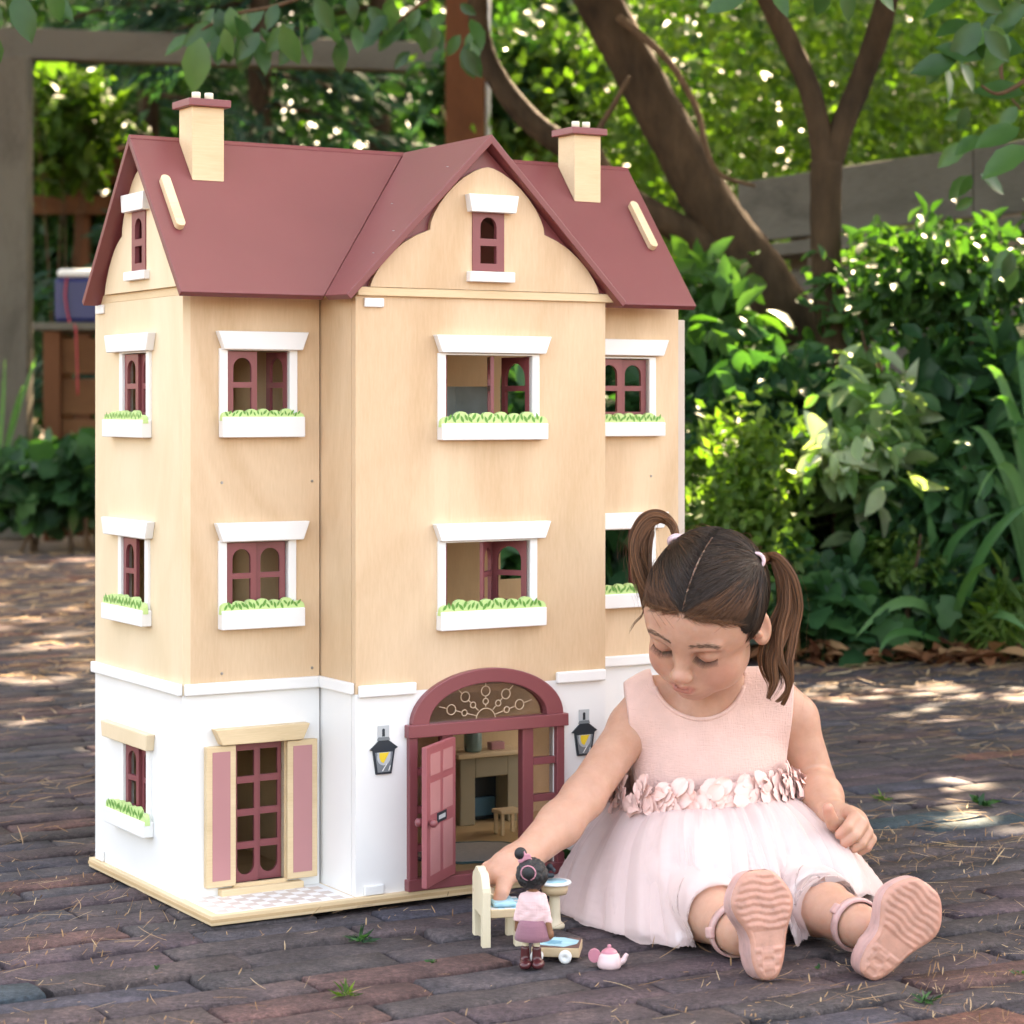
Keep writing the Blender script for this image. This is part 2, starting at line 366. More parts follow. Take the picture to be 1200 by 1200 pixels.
def archline(hw, ah, z0, n=24, rev=False):
    p = [(DC + hw * math.cos(math.pi * i / n), z0 + ah * math.sin(math.pi * i / n)) for i in range(n + 1)]
    return p
ZA = .1945
# bay front: upper part with two windows (notched where the arch rises), lower white part with the door opening
inner = [(DC + .089 * math.cos(math.pi * i / 20), ZA + .050 * math.sin(math.pi * i / 20)) for i in range(21)]
k0 = [p for p in inner if p[1] > ZT]; k0.sort()
up = [(B0 + .002, ZT), (k0[0][0], ZT)] + k0 + [(k0[-1][0], ZT), (B1 - .001, ZT), (B1 - .001, ZE), (B0 + .002, ZE)]
from_bm('wall', plate(up, [rr_(BY_UP), rr_(BY_LO)], (0, VB + TH, 0), U, Z, TH), M['ply'], house)
lowL = [p for p in inner if p[1] < ZT]
right_ = sorted([p for p in lowL if p[0] > DC], key=lambda p: p[1]); left_ = sorted([p for p in lowL if p[0] < DC], key=lambda p: -p[1])
low = [(B0 + .002, ZB), (DC - .089, ZB)] + list(reversed(left_)) + [(k0[0][0], ZT), (B0 + .002, ZT)]
from_bm('wall', plate(low, [], (0, VB + TH, 0), U, Z, TH), M['white'], house)
low = [(DC + .089, ZB), (B1 - .001, ZB), (B1 - .001, ZT), (k0[-1][0], ZT)] + list(reversed(right_))
from_bm('wall', plate(low, [], (0, VB + TH, 0), U, Z, TH), M['white'], house)
for (z0, z1, mt) in ((ZT, ZE, 'ply'), (ZB, ZT, 'white')):
    panel('bay_side', VB + TH + .001, VW + TH, z0, z1, [], ('u', B0 + .002), M[mt])
    panel('bay_side', VB + TH + .001, VW + TH, z0, z1, [], ('u', B1 - .0115), M[mt])
# right side wall, floors, partitions and the back with windows, as far as the openings show them
bwins = [(.075, .53, .14, .61), (.075, .32, .14, .40), (.375, .535, .415, .60), (.36, .325, .405, .40), (.56, .53, .62, .61), (.56, .32, .62, .40)]
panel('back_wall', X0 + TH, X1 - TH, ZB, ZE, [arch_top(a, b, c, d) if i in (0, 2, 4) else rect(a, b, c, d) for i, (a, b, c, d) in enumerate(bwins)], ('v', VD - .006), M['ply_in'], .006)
for z in (ZT, .447):
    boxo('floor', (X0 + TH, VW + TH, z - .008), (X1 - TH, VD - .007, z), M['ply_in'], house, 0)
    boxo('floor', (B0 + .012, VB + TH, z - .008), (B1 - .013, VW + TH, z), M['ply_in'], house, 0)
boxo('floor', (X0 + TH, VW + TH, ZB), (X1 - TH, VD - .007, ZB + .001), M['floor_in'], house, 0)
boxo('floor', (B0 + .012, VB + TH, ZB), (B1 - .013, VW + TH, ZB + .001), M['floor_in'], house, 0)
boxo('attic_board', (X0, VW, ZE), (X1, VD, ZE + .0095), M['ply_h'], house, .0008)
boxo('attic_board', (B0 + .003, VB - .004, ZE), (.5068, VW, ZE + .0095), M['ply_h'], house, .0008)
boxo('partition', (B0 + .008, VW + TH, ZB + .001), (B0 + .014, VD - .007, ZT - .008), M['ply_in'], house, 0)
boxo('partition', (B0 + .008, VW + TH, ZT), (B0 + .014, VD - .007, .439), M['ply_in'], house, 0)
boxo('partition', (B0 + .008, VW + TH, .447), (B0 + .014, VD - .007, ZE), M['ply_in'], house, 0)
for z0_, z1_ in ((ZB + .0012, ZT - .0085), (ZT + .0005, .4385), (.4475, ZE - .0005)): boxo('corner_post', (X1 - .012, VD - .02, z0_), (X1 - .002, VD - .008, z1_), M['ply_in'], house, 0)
M['panel_edge'] = paint('pale_panel_edge', (0.56, 0.47, 0.40), .5, .04, 30, .05)
# open hinged back panel showing past the right edge
boxo('hinged_panel', (X1 + .0005, VW + .012, ZB + .002), (X1 + .0185, VW + .020, .6535), M['panel_edge'], house, .001)
# checked print on the terrace of the base board
bm = bmesh.new(); s = .0135
for i in range(12):
    for j in range(6):
        if (i + j) % 2 == 0:
            a, b = .012 + i * s, .009 + j * s
            if a + s < B0 and b + s < VW - .001: box(bm, (a, b, .0114), (a + s, b + s, .0119))
from_bm('check_print', bm, M['check_beige'], bo)
boxo('terrace_paint', (.009, .006, .0112), (B0, VW, .01165), M['white'], bo, 0)
# string course
def strip(a, b, z0, z1, th, axis):
    if axis == 'v': return boxo('string_course', (a, b - th, z0), (strip.e, b, z1), M['white'], house, .0012)
boxo('string_course', (X0 + .001, VW - .006, .2318), (B0 + .002 - .0005, VW, .2445), M['white'], house, .0015)
boxo('string_course', (X0 - .006, VW, .2318), (X0, VD + .001, .2445), M['white'], house, .0015)
boxo('string_course', (B0 - .004, VB + .002, .2318), (B0 + .002, VW - .0063, .2445), M['white'], house, .0015)
boxo('string_course', (B0 + .0045, VB - .0055, .2285), (DC - .0915, VB, .2415), M['white'], house, .0015)
boxo('string_course', (DC + .0915, VB - .0055, .2285), (B1 - .003, VB, .2415), M['white'], house, .0015)
boxo('string_course', (B1 + .001, VW - .006, .2318), (X1, VW, .2445), M['white'], house, .0015)

# -- windows
WK = {}
class Fr:
    """local frame of a wall face: x along the wall, z up, o outwards"""
    def __init__(s, plane):
        k, val = plane
        if k == 'v': s.o = Vector((0, val, 0)); s.x = U; s.n = -Vv; s.sg = 1
        else: s.o = Vector((val, 0, 0)); s.x = -Vv; s.n = -U; s.sg = -1
    def box(s, bm, x0, z0, x1, z1, n0, n1):
        if s.sg < 0: x0, x1 = -x1, -x0
        vs_ = []
        for n_ in (n0, n1):
            for (x, z) in ((x0, z0), (x1, z0), (x1, z1), (x0, z1)): vs_.append(bm.verts.new(s.o + s.x * x + Z * z + s.n * n_))
        for f in ((0, 1, 2, 3), (7, 6, 5, 4), (0, 4, 5, 1), (1, 5, 6, 2), (2, 6, 7, 3), (3, 7, 4, 0)): bm.faces.new([vs_[i] for i in f])
    def plate(s, outline, holes, n0, th):
        return plate(outline, holes, s.o + s.n * n0, s.x, Z, th)
    def bx(s, a): return -a if s.sg < 0 else a
def lintel(fr, x0, x1, z0, z1, flare, mat, parent, d=.010, name='lintel'):
    if fr.sg < 0: x0, x1 = -x1, -x0
    bm = bmesh.new(); vs_ = []
    for n_, e in ((0, 0), (d, 0)):
        for (x, z) in ((x0 + flare, z0), (x1 - flare, z0), (x1, z1), (x0, z1)): vs_.append(bm.verts.new(fr.o + fr.x * x + Z * z + fr.n * n_))
    for f in ((0, 1, 2, 3), (7, 6, 5, 4), (0, 4, 5, 1), (1, 5, 6, 2), (2, 6, 7, 3), (3, 7, 4, 0)): bm.faces.new([vs_[i] for i in f])
    return bev(from_bm(name, bm, mat, parent), .001)
def sash_holes(w, h, style):
    s = .0068 if w > .03 else .006
    if style == 'win':
        zm = h * .50
        return [rect(s, s, w - s, zm - s * .45), arch_top(s, zm + s * .45, w - s, h - s)]
    hs = []; n = 4; e = .0075; hh = (h - e * (n + 1)) / n
    for i in range(n):
        z0 = e + i * (hh + e)
        hs.append(arch_bot(s * .7, z0, w - s * .7, z0 + hh) if i == 0 else rect(s * .7, z0, w - s * .7, z0 + hh))
    return hs
def sash(fr, hx, z0, w, h, side, ang, parent, style='win', inset=.0005, mat=None):
    """casement hinged at wall position hx; side +1 extends to +x when shut; opens inwards by ang"""
    org = fr.o + fr.x * fr.bx(hx) + Z * z0 - fr.n * (inset + .003)
    ax = (fr.x * fr.sg * side)
    c, s_ = math.cos(R(ang)), math.sin(R(ang)); ax = ax * c - fr.n * s_
    bm = plate(rect(0, 0, w, h), sash_holes(w, h, style), org, ax, Z, .004)
    return from_bm('casement', bm, mat or M['mul'], parent)
def foliage_box(fr, x0, x1, z0, z1, ztop, parent, mat=None, n=7):
    """white planter box with a painted scalloped leaf board behind it"""
    bm = bmesh.new(); fr.box(bm, x0, z0, x1, z1, .0, .013); bx_ = bev(from_bm('window_box', bm, mat or M['white'], parent), .001)
    w = x1 - x0; a0, a1 = fr.bx(x0), fr.bx(x1)
    if a0 > a1: a0, a1 = a1, a0
    r = w / n / 2; top = []
    for i in range(n):
        cx = a1 - r - i * 2 * r; hgt = ztop - r * (1.25 if i in (0, n - 1) else .75)
        for k in range(7):
            th = math.pi * (k + .5) / 7; top.append((cx + r * math.cos(th), hgt + r * .75 * math.sin(th) + .001 * math.sin(i * 2.3)))
    from_bm('leaf_board', fr.plate([(a0 - .0008, z1 - .004), (a1 + .0008, z1 - .004)] + top, [], .0045, .006), M['leaf_print_light'], parent)
    bm = bmesh.new(); rg = random.Random(int(x0 * 9999))
    H = ztop - z1
    for i in range(int(n * 3.2)):
        cx = a0 + .003 + (a1 - a0 - .006) * (i + .5) / (n * 3.2); cz = z1 + H * (.36 + .22 * (i % 2) + rg.uniform(-.06, .06)); L = H * rg.uniform(.30, .42); wd = L * .36
        ang = R(rg.choice((62, 118)) + rg.uniform(-14, 14)); ca, sa = math.cos(ang), math.sin(ang)
        pts = [(-L, 0), (-.35 * L, wd), (.35 * L, wd * .9), (L, 0), (.35 * L, -wd * .9), (-.35 * L, -wd)]
        vv = [bm.verts.new(fr.o + fr.x * (cx + p[0] * ca - p[1] * sa) + Z * (cz + p[0] * sa + p[1] * ca) + fr.n * (.0108 + .0001 * (i % 3))) for p in pts]
        bm.faces.new(vv)
    from_bm('leaf_print', bm, M['leaf_print_dark'], parent)
    return bx_
def window(plane, op, lint, boxr, ztop, sashes, lmat='white', jw=.0095, nleaf=7, jambs=True):
    fr = Fr(plane); x0, z0, x1, z1 = op; bm = bmesh.new()
    # jamb frame: two uprights and a head, proud of the wall, lining the opening
    n0, n1 = -TH - .001, .0035; a_, b_ = (x0 - jw, x1 + jw) if fr.sg > 0 else (-x1 - jw, -x0 + jw)
    ho = [(a_ + jw, z0 + .002), (b_ - jw, z0 + .002), (b_ - jw, z1), (a_ + jw, z1)]
    w = bev(from_bm('window', fr.plate(rect(a_, z0 - .004, b_, z1 + .002), [ho], n0, n1 - n0), M['white'], house), .0006)
    lintel(fr, *lint, M[lmat], w)
    if boxr: foliage_box(fr, *boxr, ztop, w, None, nleaf)
    for (hx, sw, side, ang) in sashes: sash(fr, hx, z0 + .001, sw, z1 - z0 - .002, side, ang, w)
    return w
VWp, VBp, LSp = ('v', VW), ('v', VB), ('u', X0)
def two(op, a, b): return [(op[0] + .0008, (op[2] - op[0]) / 2 - .001, 1, a), (op[2] - .0008, (op[2] - op[0]) / 2 - .001, -1, b)]
window(VWp, LW_UP, (.0437, .1529, .6085, .6285, .0075), (.0478, .1466, .512, .5345), .543, two(LW_UP, 4, 76))
window(VWp, LW_LO, (.0417, .1539, .398, .4185, .0075), (.0468, .1466, .302, .3228), .334, two(LW_LO, 3, 5))
window(VBp, BY_UP, (.2677, .4175, .606, .6255, .0075), (.2731, .4110, .5085, .527), .5395, [(BY_UP[0] + .001, .050, 1, 88), (.344, .050, 1, 64), (BY_UP[2] - .001, .050, -1, 82)], nleaf=8)
window(VBp, BY_LO, (.2666, .4169, .3962, .4155, .0075), (.2720, .4089, .297, .3178), .330, [(BY_LO[0] + .001, .050, 1, 88), (.330, .044, 1, 46), (.3915, .044, -1, 56)], nleaf=8)
window(LSp, LS_UP, (.1686, .3058, .6085, .6285, .0075), (.1813, .3040, .511, .5310), .541, two(LS_UP, 4, 4), nleaf=7)
window(LSp, LS_LO, (.1712, .3160, .398, .4175, .0075), (.1813, .3070, .300, .3180), .331, two(LS_LO, 30, 3), nleaf=7)
window(LSp, LS_GR, (.1712, .3169, .162, .1805, .004), (.1762, .2975, .0650, .0825), .0955, two(LS_GR, 4, 4), lmat='ply_lit_left', nleaf=7)
window(VWp, RW_UP, (.525, .6398, .608, .6275, .0075), (.530, .6322, .5102, .5270), .538, two(RW_UP, 3, 4))
window(VWp, RW_LO, (.525, .6398, .398, .4175, .0075), (.530, .6322, .3030, .3200), .332, two(RW_LO, 86, 88))
# french window on the ground floor with shutters
fr = Fr(VWp); bm = bmesh.new(); x0, z0, x1, z1 = LW_FR
fr.box(bm, x0 - .002, z0 - .004, x1 + .002, z0, -TH, .004); fr.box(bm, x0 - .002, z0, x0, z1, -TH, .002); fr.box(bm, x1, z0, x1 + .002, z1, -TH, .002)
fw = from_bm('french_window', bm, M['ply_h'], house)
lintel(fr, .0387, .1529, .1763, .1940, .0085, M['ply_h'], fw, .013)
bm = bmesh.new(); fr.box(bm, .0468, .0062, .1455, .0188, .0, .012); bev(from_bm('doorstep', bm, M['ply_h'], fw), .001)
hw = (x1 - x0) / 2 - .0008
for hx, sd_ in ((x0 + .0006, 1), (x1 - .0006, -1)): sash(fr, hx, z0, hw, z1 - z0 - .001, sd_, 2, fw, 'french', .003)
for (a, b) in ((.0305, .0652), (.1272, .1640)):
    bm = bmesh.new(); fr.box(bm, a, .0215, b, .1750, .0, .008); sh = bev(from_bm('shutter', bm, M['ply_h'], house), .0008)
    bm = bmesh.new(); fr.box(bm, a + .0068, .0285, b - .0068, .1690, .0078, .0084); from_bm('shutter_panel', bm, M['mul_pale'], sh)
# small screws and white corner clips
for (u_, z_, pl) in ((.0518, .4625, VWp), (.0518, .2535, VWp), (.6195, .4612, VWp), (.161, .4625, VWp), (.161, .2535, VWp)):
    fr = Fr(pl); bm = bmesh.new(); bmesh.ops.create_cone(bm, cap_ends=True, segments=12, radius1=.0017, radius2=.0014, depth=.001, matrix=Matrix.Translation((u_, VW - .0004, z_)) @ Matrix.Rotation(R(90), 4, 'X')); from_bm('screw', bm, M['metal'], house)
for (a, z0, z1) in ((.1816, .6545, .6645), (.1816, .0118, .0225)):
    bm = bmesh.new(); Fr(VBp).box(bm, a, z0, a + .024, z1, 0, .0035); bev(from_bm('corner_clip', bm, M['white'], house), .0012)
for (a, z0, z1) in ((.328, .655, .6655), (.328, .0118, .024)):
    bm = bmesh.new(); Fr(LSp).box(bm, a, z0, a + .024, z1, 0, .0035); bev(from_bm('corner_clip', bm, M['white'], house), .0012)

# -- front door surround
fr = Fr(VBp)
n = 28
out = [(DC + DH * math.cos(math.pi * i / n), ZA + DA * math.sin(math.pi * i / n)) for i in range(n + 1)]
inn = [(DC + .0765 * math.cos(math.pi * i / n), ZA + .0415 * math.sin(math.pi * i / n)) for i in range(n + 1)]
ds = from_bm('door_surround', fr.plate(out + list(reversed(inn)), [], -TH, .0165), M['mul'], house); bev(ds, .0012)
bm = bmesh.new(); fr.box(bm, .2322, .1805, .4400, .1948, -.004, .0105); bev(from_bm('transom', bm, M['mul'], ds), .001)
for (a, b, d) in ((.2350, .2455, .0068), (.2775, .2910, .005), (.3815, .3960, .005), (.4262, .4365, .0068)):
    bm = bmesh.new(); fr.box(bm, a, .0135, b, .1803, -.006, d); bev(from_bm('door_post', bm, M['mul'], ds), .001)
bm = bmesh.new(); fr.box(bm, .2322, .0118, .4400, .0245, -.008, .0105); bev(from_bm('threshold', bm, M['mul'], ds), .001)
for (a, b) in ((.2457, .2773), (.3962, .4260)):
    for z in (.058, .100, .142):
        bm = bmesh.new(); fr.box(bm, a, z - .004, b, z + .004, -.004, .005); bev(from_bm('glazing_bar', bm, M['mul'], ds), .0006)
    bm = bmesh.new(); fr.box(bm, a, .0247, b, .1803, -.002, -.0008); from_bm('side_light', bm, M['glass'], ds)
bm = fr.plate([(DC + .0775 * math.cos(math.pi * i / n), ZA + .0425 * math.sin(math.pi * i / n)) for i in range(n + 1)], [], -.003, .0012)
fan = from_bm('fanlight', bm, M['glass'], ds)
tubes = []
def line3(p, q, w=.00055):
    a = fr.o + U * p[0] + Z * p[1] + fr.n * -.0012; b = fr.o + U * q[0] + Z * q[1] + fr.n * -.0012
    return tube_arrays([a, b], [w, w], 6)
def ring3(c, r, a0=0, a1=360, w=.0006):
    m_ = 20; pp = [fr.o + U * (c[0] + r * math.cos(R(a0 + (a1 - a0) * i / m_))) + Z * (c[1] + r * math.sin(R(a0 + (a1 - a0) * i / m_))) + fr.n * -.0012 for i in range(m_ + 1)]
    return tube_arrays(pp, [w] * (m_ + 1), 5)
tubes.append(ring3((DC, ZA - .001), .0125, 0, 180))
for k in range(5):
    a = R(90 + (k - 2) * 33); ex = 1.28; cx, cz = math.cos(a) * ex, math.sin(a) * .80
    pt = lambda d: (DC + cx * d, ZA + .0005 + cz * d)
    d1, r1, d2, r2 = .0235, .0034, .038, .0056
    L_ = math.hypot(cx, cz)
    tubes += [line3(pt(.0125 / L_ * 1.02), pt(d1 - r1 / L_)), ring3(pt(d1), r1), line3(pt(d1 + r1 / L_), pt(d2 - r2 / L_)), ring3(pt(d2), r2), line3(pt(d2 + r2 / L_), pt(.0515))]
join_tubes('fanlight_tracery', tubes, M['gold'], ds)
# door leaf swung open outwards
al = R(140); dx = Vector((math.cos(al), -math.sin(al), 0)); dn = Vector((dx.y, -dx.x, 0))
dorg = Vector((.2920, VB - .009, .0265)); DWd, DHt = .0885, .152
bm = bmesh.new()
door_me = plate(rect(0, 0, DWd, DHt), [], dorg, dx, Z, .006)
door = bev(from_bm('door', door_me, M['door_pink'], house), .0008)
nn = dx.cross(Z)
def on_door(x0, z0, x1, z1, n0, n1, mat, name):
    bm = bmesh.new(); vs_ = []
    for n_ in (n0, n1):
        for (x, z) in ((x0, z0), (x1, z0), (x1, z1), (x0, z1)): vs_.append(bm.verts.new(dorg + dx * x + Z * z + nn * n_))
    for f in ((0, 1, 2, 3), (7, 6, 5, 4), (0, 4, 5, 1), (1, 5, 6, 2), (2, 6, 7, 3), (3, 7, 4, 0)): bm.faces.new([vs_[i] for i in f])
    return from_bm(name, bm, mat, door)
for (n0, n1) in ((-.0004, .0002), (.0058, .0064)):
    for (x0, x1) in ((.010, .040), (.0485, .0785)):
        for (z0, z1) in ((.012, .064), (.078, .112), (.120, .143)):
            on_door(x0, z0, x1, z1, n0, n1, M['mul_pale'], 'door_panel')
    on_door(.030, .0660, .058, .0765, n0 - .0003, n1 + .0003, M['black'], 'letter_box'); on_door(.034, .0690, .054, .0735, n0 - .0005, n1 + .0005, M['palegrey'], 'letter_flap')
for s_ in (-.0055, .0115):
    k_ = lathe('door_knob', [(0, -.0045), (.0025, -.0043), (.0042, -.0022), (.0046, 0), (.0042, .0022), (.0025, .0043), (0, .0045)], M['mul'], door, 16)
    k_.location = dorg + dx * .0825 + Z * .070 + nn * s_
# printed wall lanterns
for lu in (.2058, .4668):
    fr = Fr(VBp); c = lu; z0 = .1430
    o = from_bm('lantern', fr.plate([(c - .0098, z0), (c + .0092, z0), (c + .0135, z0 + .0265), (c + .0172, z0 + .0285), (c + .0060, z0 + .0368), (c - .0058, z0 + .0368), (c - .0172, z0 + .0270), (c - .0135, z0 + .0262)], [], 0, .0022), M['black'], house)
    def lp(pts, n0, mat, nm): return from_bm(nm, Fr(VBp).plate([(c + a, z0 + b) for a, b in pts], [], n0, .0004), mat, o)
    lp([(-.0078, .0022), (.0074, .0022), (.0108, .0240), (-.0110, .0240)], .0020, M['slate'], 'lantern_glass')
    lp([(-.0088 + .0, .0240)] + [(-.0005 + .0082 * math.cos(R(a)), .0185 + .0088 * math.sin(R(a))) for a in range(160, 385, 15)] + [(.0080, .0240)], .0023, M['palegrey'], 'lantern_glow')
    lp([(-.0060, .0236), (-.0062, .0185), (-.0042, .0140), (-.0010, .0122), (.0062, .0236)], .0026, M['yellow'], 'lantern_flame')
    lp([(-.0030, .0035), (-.0018, .0035), (.0036, .0115), (.0026, .0115)], .0027, M['white'], 'lantern_glint'); lp([(.0050, .0035), (.0058, .0035), (.0076, .0090), (.0068, .0090)], .0027, M['white'], 'lantern_glint')
    lp([(-.0080, .0369), (.0080, .0369), (.0066, .0405), (-.0066, .0405)], .0008, M['slate'], 'lantern_collar')
    b_ = lp([(-.0070, .0406), (.0070, .0406), (.0070, .0530), (-.0070, .0530)], .0004, M['palegrey'], 'lantern_bracket')
    lp([(-.0016, .0410), (.0016, .0410), (.0016, .0485), (.0008, .0497), (-.0008, .0497), (-.0016, .0485)], .0007, M['black'], 'lantern_hook')

# -- roof
RU0, RU1, RF, RR, RB, ZR = -.015, .655, .046, .198, .349, .851
ZEV = .668
rth = .0075
def slab(name, pts, nrm, th, mat, parent):
    bm = bmesh.new(); a = [bm.verts.new(p) for p in pts]; b = [bm.verts.new(Vector(p) - nrm * th) for p in pts]; k = len(pts)
    bm.faces.new(a); bm.faces.new(list(reversed(b)))
    for i in range(k): bm.faces.new((a[i], b[i], b[(i + 1) % k], a[(i + 1) % k]))
    return bev(from_bm(name, bm, mat, parent), .0008)
sl = (ZR - ZEV) / (RR - RF); nf = Vector((0, -sl, 1)).normalized(); nb = Vector((0, sl, 1)).normalized()
GA, GV, GH = .3345, -.010, .1815       # gable apex position, front overhang, half width
gsl = (ZR - .667) / GH; gn = Vector((-gsl, 0, 1)).normalized(); gn2 = Vector((gsl, 0, 1)).normalized()
eL = ZEV
slab('roof', [(RU0, RF, ZEV), (GA - GH * (ZR - ZEV) / (ZR - .667), RF, ZEV), (GA, RR, ZR), (RU0, RR, ZR)], nf, rth, M['mul_roof'], house)
rf2 = slab('roof', [(GA + GH * (ZR - ZEV) / (ZR - .667), RF, ZEV), (RU1, RF, ZEV), (RU1, RR, ZR), (GA, RR, ZR)], nf, rth, M['mul_roof'], house)
slab('roof', [(RU1, RB, ZR - sl * (RB - RR)), (RU0, RB, ZR - sl * (RB - RR)), (RU0, RR + .0003, ZR - .0003), (RU1, RR + .0003, ZR - .0003)], nb, rth, M['mul_roof'], house)
slab('roof', [(GA - GH, GV, .667), (GA, GV, ZR), (GA, RR - .0005, ZR), (GA - GH * .998, RF - .001, .668)][::-1], gn, rth, M['mul_roof'], house)
slab('roof', [(GA + GH, GV, .667), (GA, GV + .0001, ZR), (GA, RR - .0005, ZR - .0001), (GA + GH * .998, RF - .001, .668)], gn2, rth, M['mul_roof'], house)
# gable walls with the curved outline in front of dark mulberry backing
def gable_curve(c, hw, z0, z1):
    k = [(1.0, 0.0), (.985, .05), (.95, .115), (.89, .20), (.81, .285), (.72, .36), (.61, .425), (.50, .47), (.492, .53), (.465, .60), (.42, .68), (.36, .76), (.29, .835), (.21, .905), (.12, .96), (.05, .99), (0, 1.0)]
    pr = [(c + hw * a, z0 + (z1 - z0) * b) for a, b in k]; pl_ = [(c - hw * a, z0 + (z1 - z0) * b) for a, b in k[:-1]]
    # smooth the two concave runs a little
    return pr + list(reversed(pl_))
def gable(fr, c, hw, zt, win, off, back_pts, mat):
    x0, z0, x1, z1 = win
    h = [rect(x0, z0, x1, z1)]
    gb = from_bm('gable_wall', fr.plate(gable_curve(c, hw, .6767, zt), h, -off, .006), mat, house)
    bk = from_bm('gable_backing', fr.plate(back_pts, h, -off - .0065, .006), M['mul'], house)
    w_, h_ = x1 - x0, z1 - z0; m_ = .0095 if w_ > .03 else .008
    from_bm('gable_window', fr.plate(rect(x0 - .0005, z0 - .0005, x1 + .0005, z1 + .0005), [rect(x0 + m_, z0 + .008, x1 - m_, z0 + h_ * .41), arch_top(x0 + m_, z0 + h_ * .53, x1 - m_, z1 - .008)], -off + .002, .0055), M['mul'], gb)
    return gb
fr = Fr(VBp)
gb = gable(fr, .3360, .1485, .8150, (.3157, .6985, .3557, .7665), .001, [(GA - GH + .012, .677), (GA + GH - .012, .677), (GA, ZR - .013)], M['ply'])
f2 = Fr(('v', VB + .001)); lintel(f2, .3058, .3703, .7635, .7832, .0035, M['white'], gb, .017); bm = bmesh.new(); f2.box(bm, .308, .6855, .3658, .6970, .0055, .016); bev(from_bm('sill', bm, M['white'], gb), .0008)
fl = Fr(('u', .0075))
gb = gable(fl, -.2060, .1110, .8140, (-.2270, .6995, -.1870, .7660), .0, [(-.325, .677), (-.074, .677), (-RR, ZR - .018)], M['ply_lit_left'])
lintel(fl, .1740, .2440, .7660, .7860, .0035, M['white'], gb, .015); bm = bmesh.new(); fl.box(bm, .1770, .6885, .2400, .6985, .0055, .013); bev(from_bm('sill', bm, M['white'], gb), .0008)
boxo('attic_block', (X0 + .001, VW + .001, ZE + .0096), (X0 + .012, VW + .020, ZE + .016), M['ply_h'], house, .0005)
boxo('attic_block', (X0 + .001, VD - .030, ZE + .0096), (X0 + .012, VD - .001, ZE + .016), M['ply_h'], house, .0005)
# chimneys
roofz = lambda v: ZEV + sl * (v - RF)
for (a, b) in ((.0430, .0815), (.5480, .5865)):
    v0, v1, zt = .1540, .1920, .8815
    ch = from_bm('chimney', plate([(-v1, roofz(v1) + .0005), (-v0, roofz(v0) + .0005), (-v0, zt), (-v1, zt)], [], (b, 0, 0), -Vv, Z, b - a), M['ply_h'], house); bev(ch, .0008)
    boxo('chimney_cap', (a - .0062, v0 - .006, zt), (b + .0062, v1 + .006, zt + .0085), M['mul'], ch, .001)
    for pu in (.011, .0265):
        lathe('chimney_pot', [(0, 0), (.0050, 0), (.0050, .0088), (.0046, .0093), (.0038, .0093), (.0036, .005), (0, .005)], M['cream'], ch, 16, (a + pu, (v0 + v1) / 2 - .004, zt + .0085))
# wooden grip strips on the roof near the gable ends
def grip(u0, v0, v1):
    p0 = Vector((u0, v0, roofz(v0))) + nf * .0005; p1 = Vector((u0, v1, roofz(v1))) + nf * .0005; d = (p1 - p0); L = d.length; d.normalize(); w = .0055
    pts = [(-w * math.cos(R(a)) , -w * math.sin(R(a))) for a in range(0, 181, 20)] + [(w * math.cos(R(a)), L + w * math.sin(R(a))) for a in range(0, 181, 20)]
    o = from_bm('roof_grip', plate(pts, [], p0, U, d, .0075), M['ply_h'], house); return bev(o, .0008)
grip(.0075, .1075, .150); grip(.6300, .1075, .150)
bm = bmesh.new()
for (pu, pv) in ((.300, .028), (.262, .09), (.200, .016), (.225, .016)):
    z = ZR - gsl * (GA - pu); p = Vector((pu, pv, z)) + gn * .0002
    bmesh.ops.create_cube(bm, size=1, matrix=Matrix.Translation(p) @ Matrix.Diagonal((.0045, .0009, .0006, 1)))
from_bm('roof_staples', bm, M['palegrey'], house)

# ------------------------------------------------------------------ things inside the house (each stands in a room)
def hp(u, v, w): return house.matrix_basis @ Vector((u, v, w))
house.rotation_mode = 'XYZ'
bpy.context.view_layer.update()
def in_house(name, u, v, w, label, cat): return empty(name, hp(u, v, w), HR, label, cat)
M['stone'] = paint('fireplace_paint', (0.30, 0.24, 0.15), 0.6, 0.05, 30, 0.1)
M['sage'] = paint('sage_glaze', (0.20, 0.29, 0.26), 0.3, 0.05, 30, 0.0)
M['rugc'] = paint('rug_felt', (0.42, 0.38, 0.34), 0.9, 0.06, 200, 0.5)
M['rugd'] = paint('rug_dark_border', (0.04, 0.09, 0.09), 0.9, 0.06, 200, 0.3)
M['teal'] = paint('teal_print', (0.03, 0.10, 0.14), 0.6, 0.06, 60, 0.0)
M['card'] = paint('printed_card', (0.42, 0.50, 0.52), 0.7, 0.25, 25, 0.0)
fp = in_house('toy_fireplace', .512, .315, ZB + .0012, 'pale wooden toy fireplace standing inside behind the open front door', 'fireplace')
boxo('chimney_breast', (-.040, -.010, 0), (-.018, .030, .086), M['stone'], fp); boxo('chimney_breast', (.030, -.010, 0), (.050, .030, .086), M['stone'], fp)
boxo('chimney_breast', (-.018, -.010, .060), (.030, .030, .086), M['stone'], fp); boxo('fire_back', (-.018, .020, 0), (.030, .026, .060), M['black'], fp, 0)
boxo('mantel_shelf', (-.046, -.016, .086), (.056, .033, .092), M['ply_h'], fp); boxo('fire_print', (-.012, .012, .006), (.024, .018, .030), M['teal'], fp)
v_ = lathe('toy_vase', [(0, 0), (.010, 0), (.0115, .004), (.0115, .022), (.009, .0275), (.0085, .030), (.0, .030)], M['sage'], None, 24, hp(.498, .318, ZB + .0933)); tag(v_, 'sage green toy vase on the mantel of the toy fireplace', 'vase')
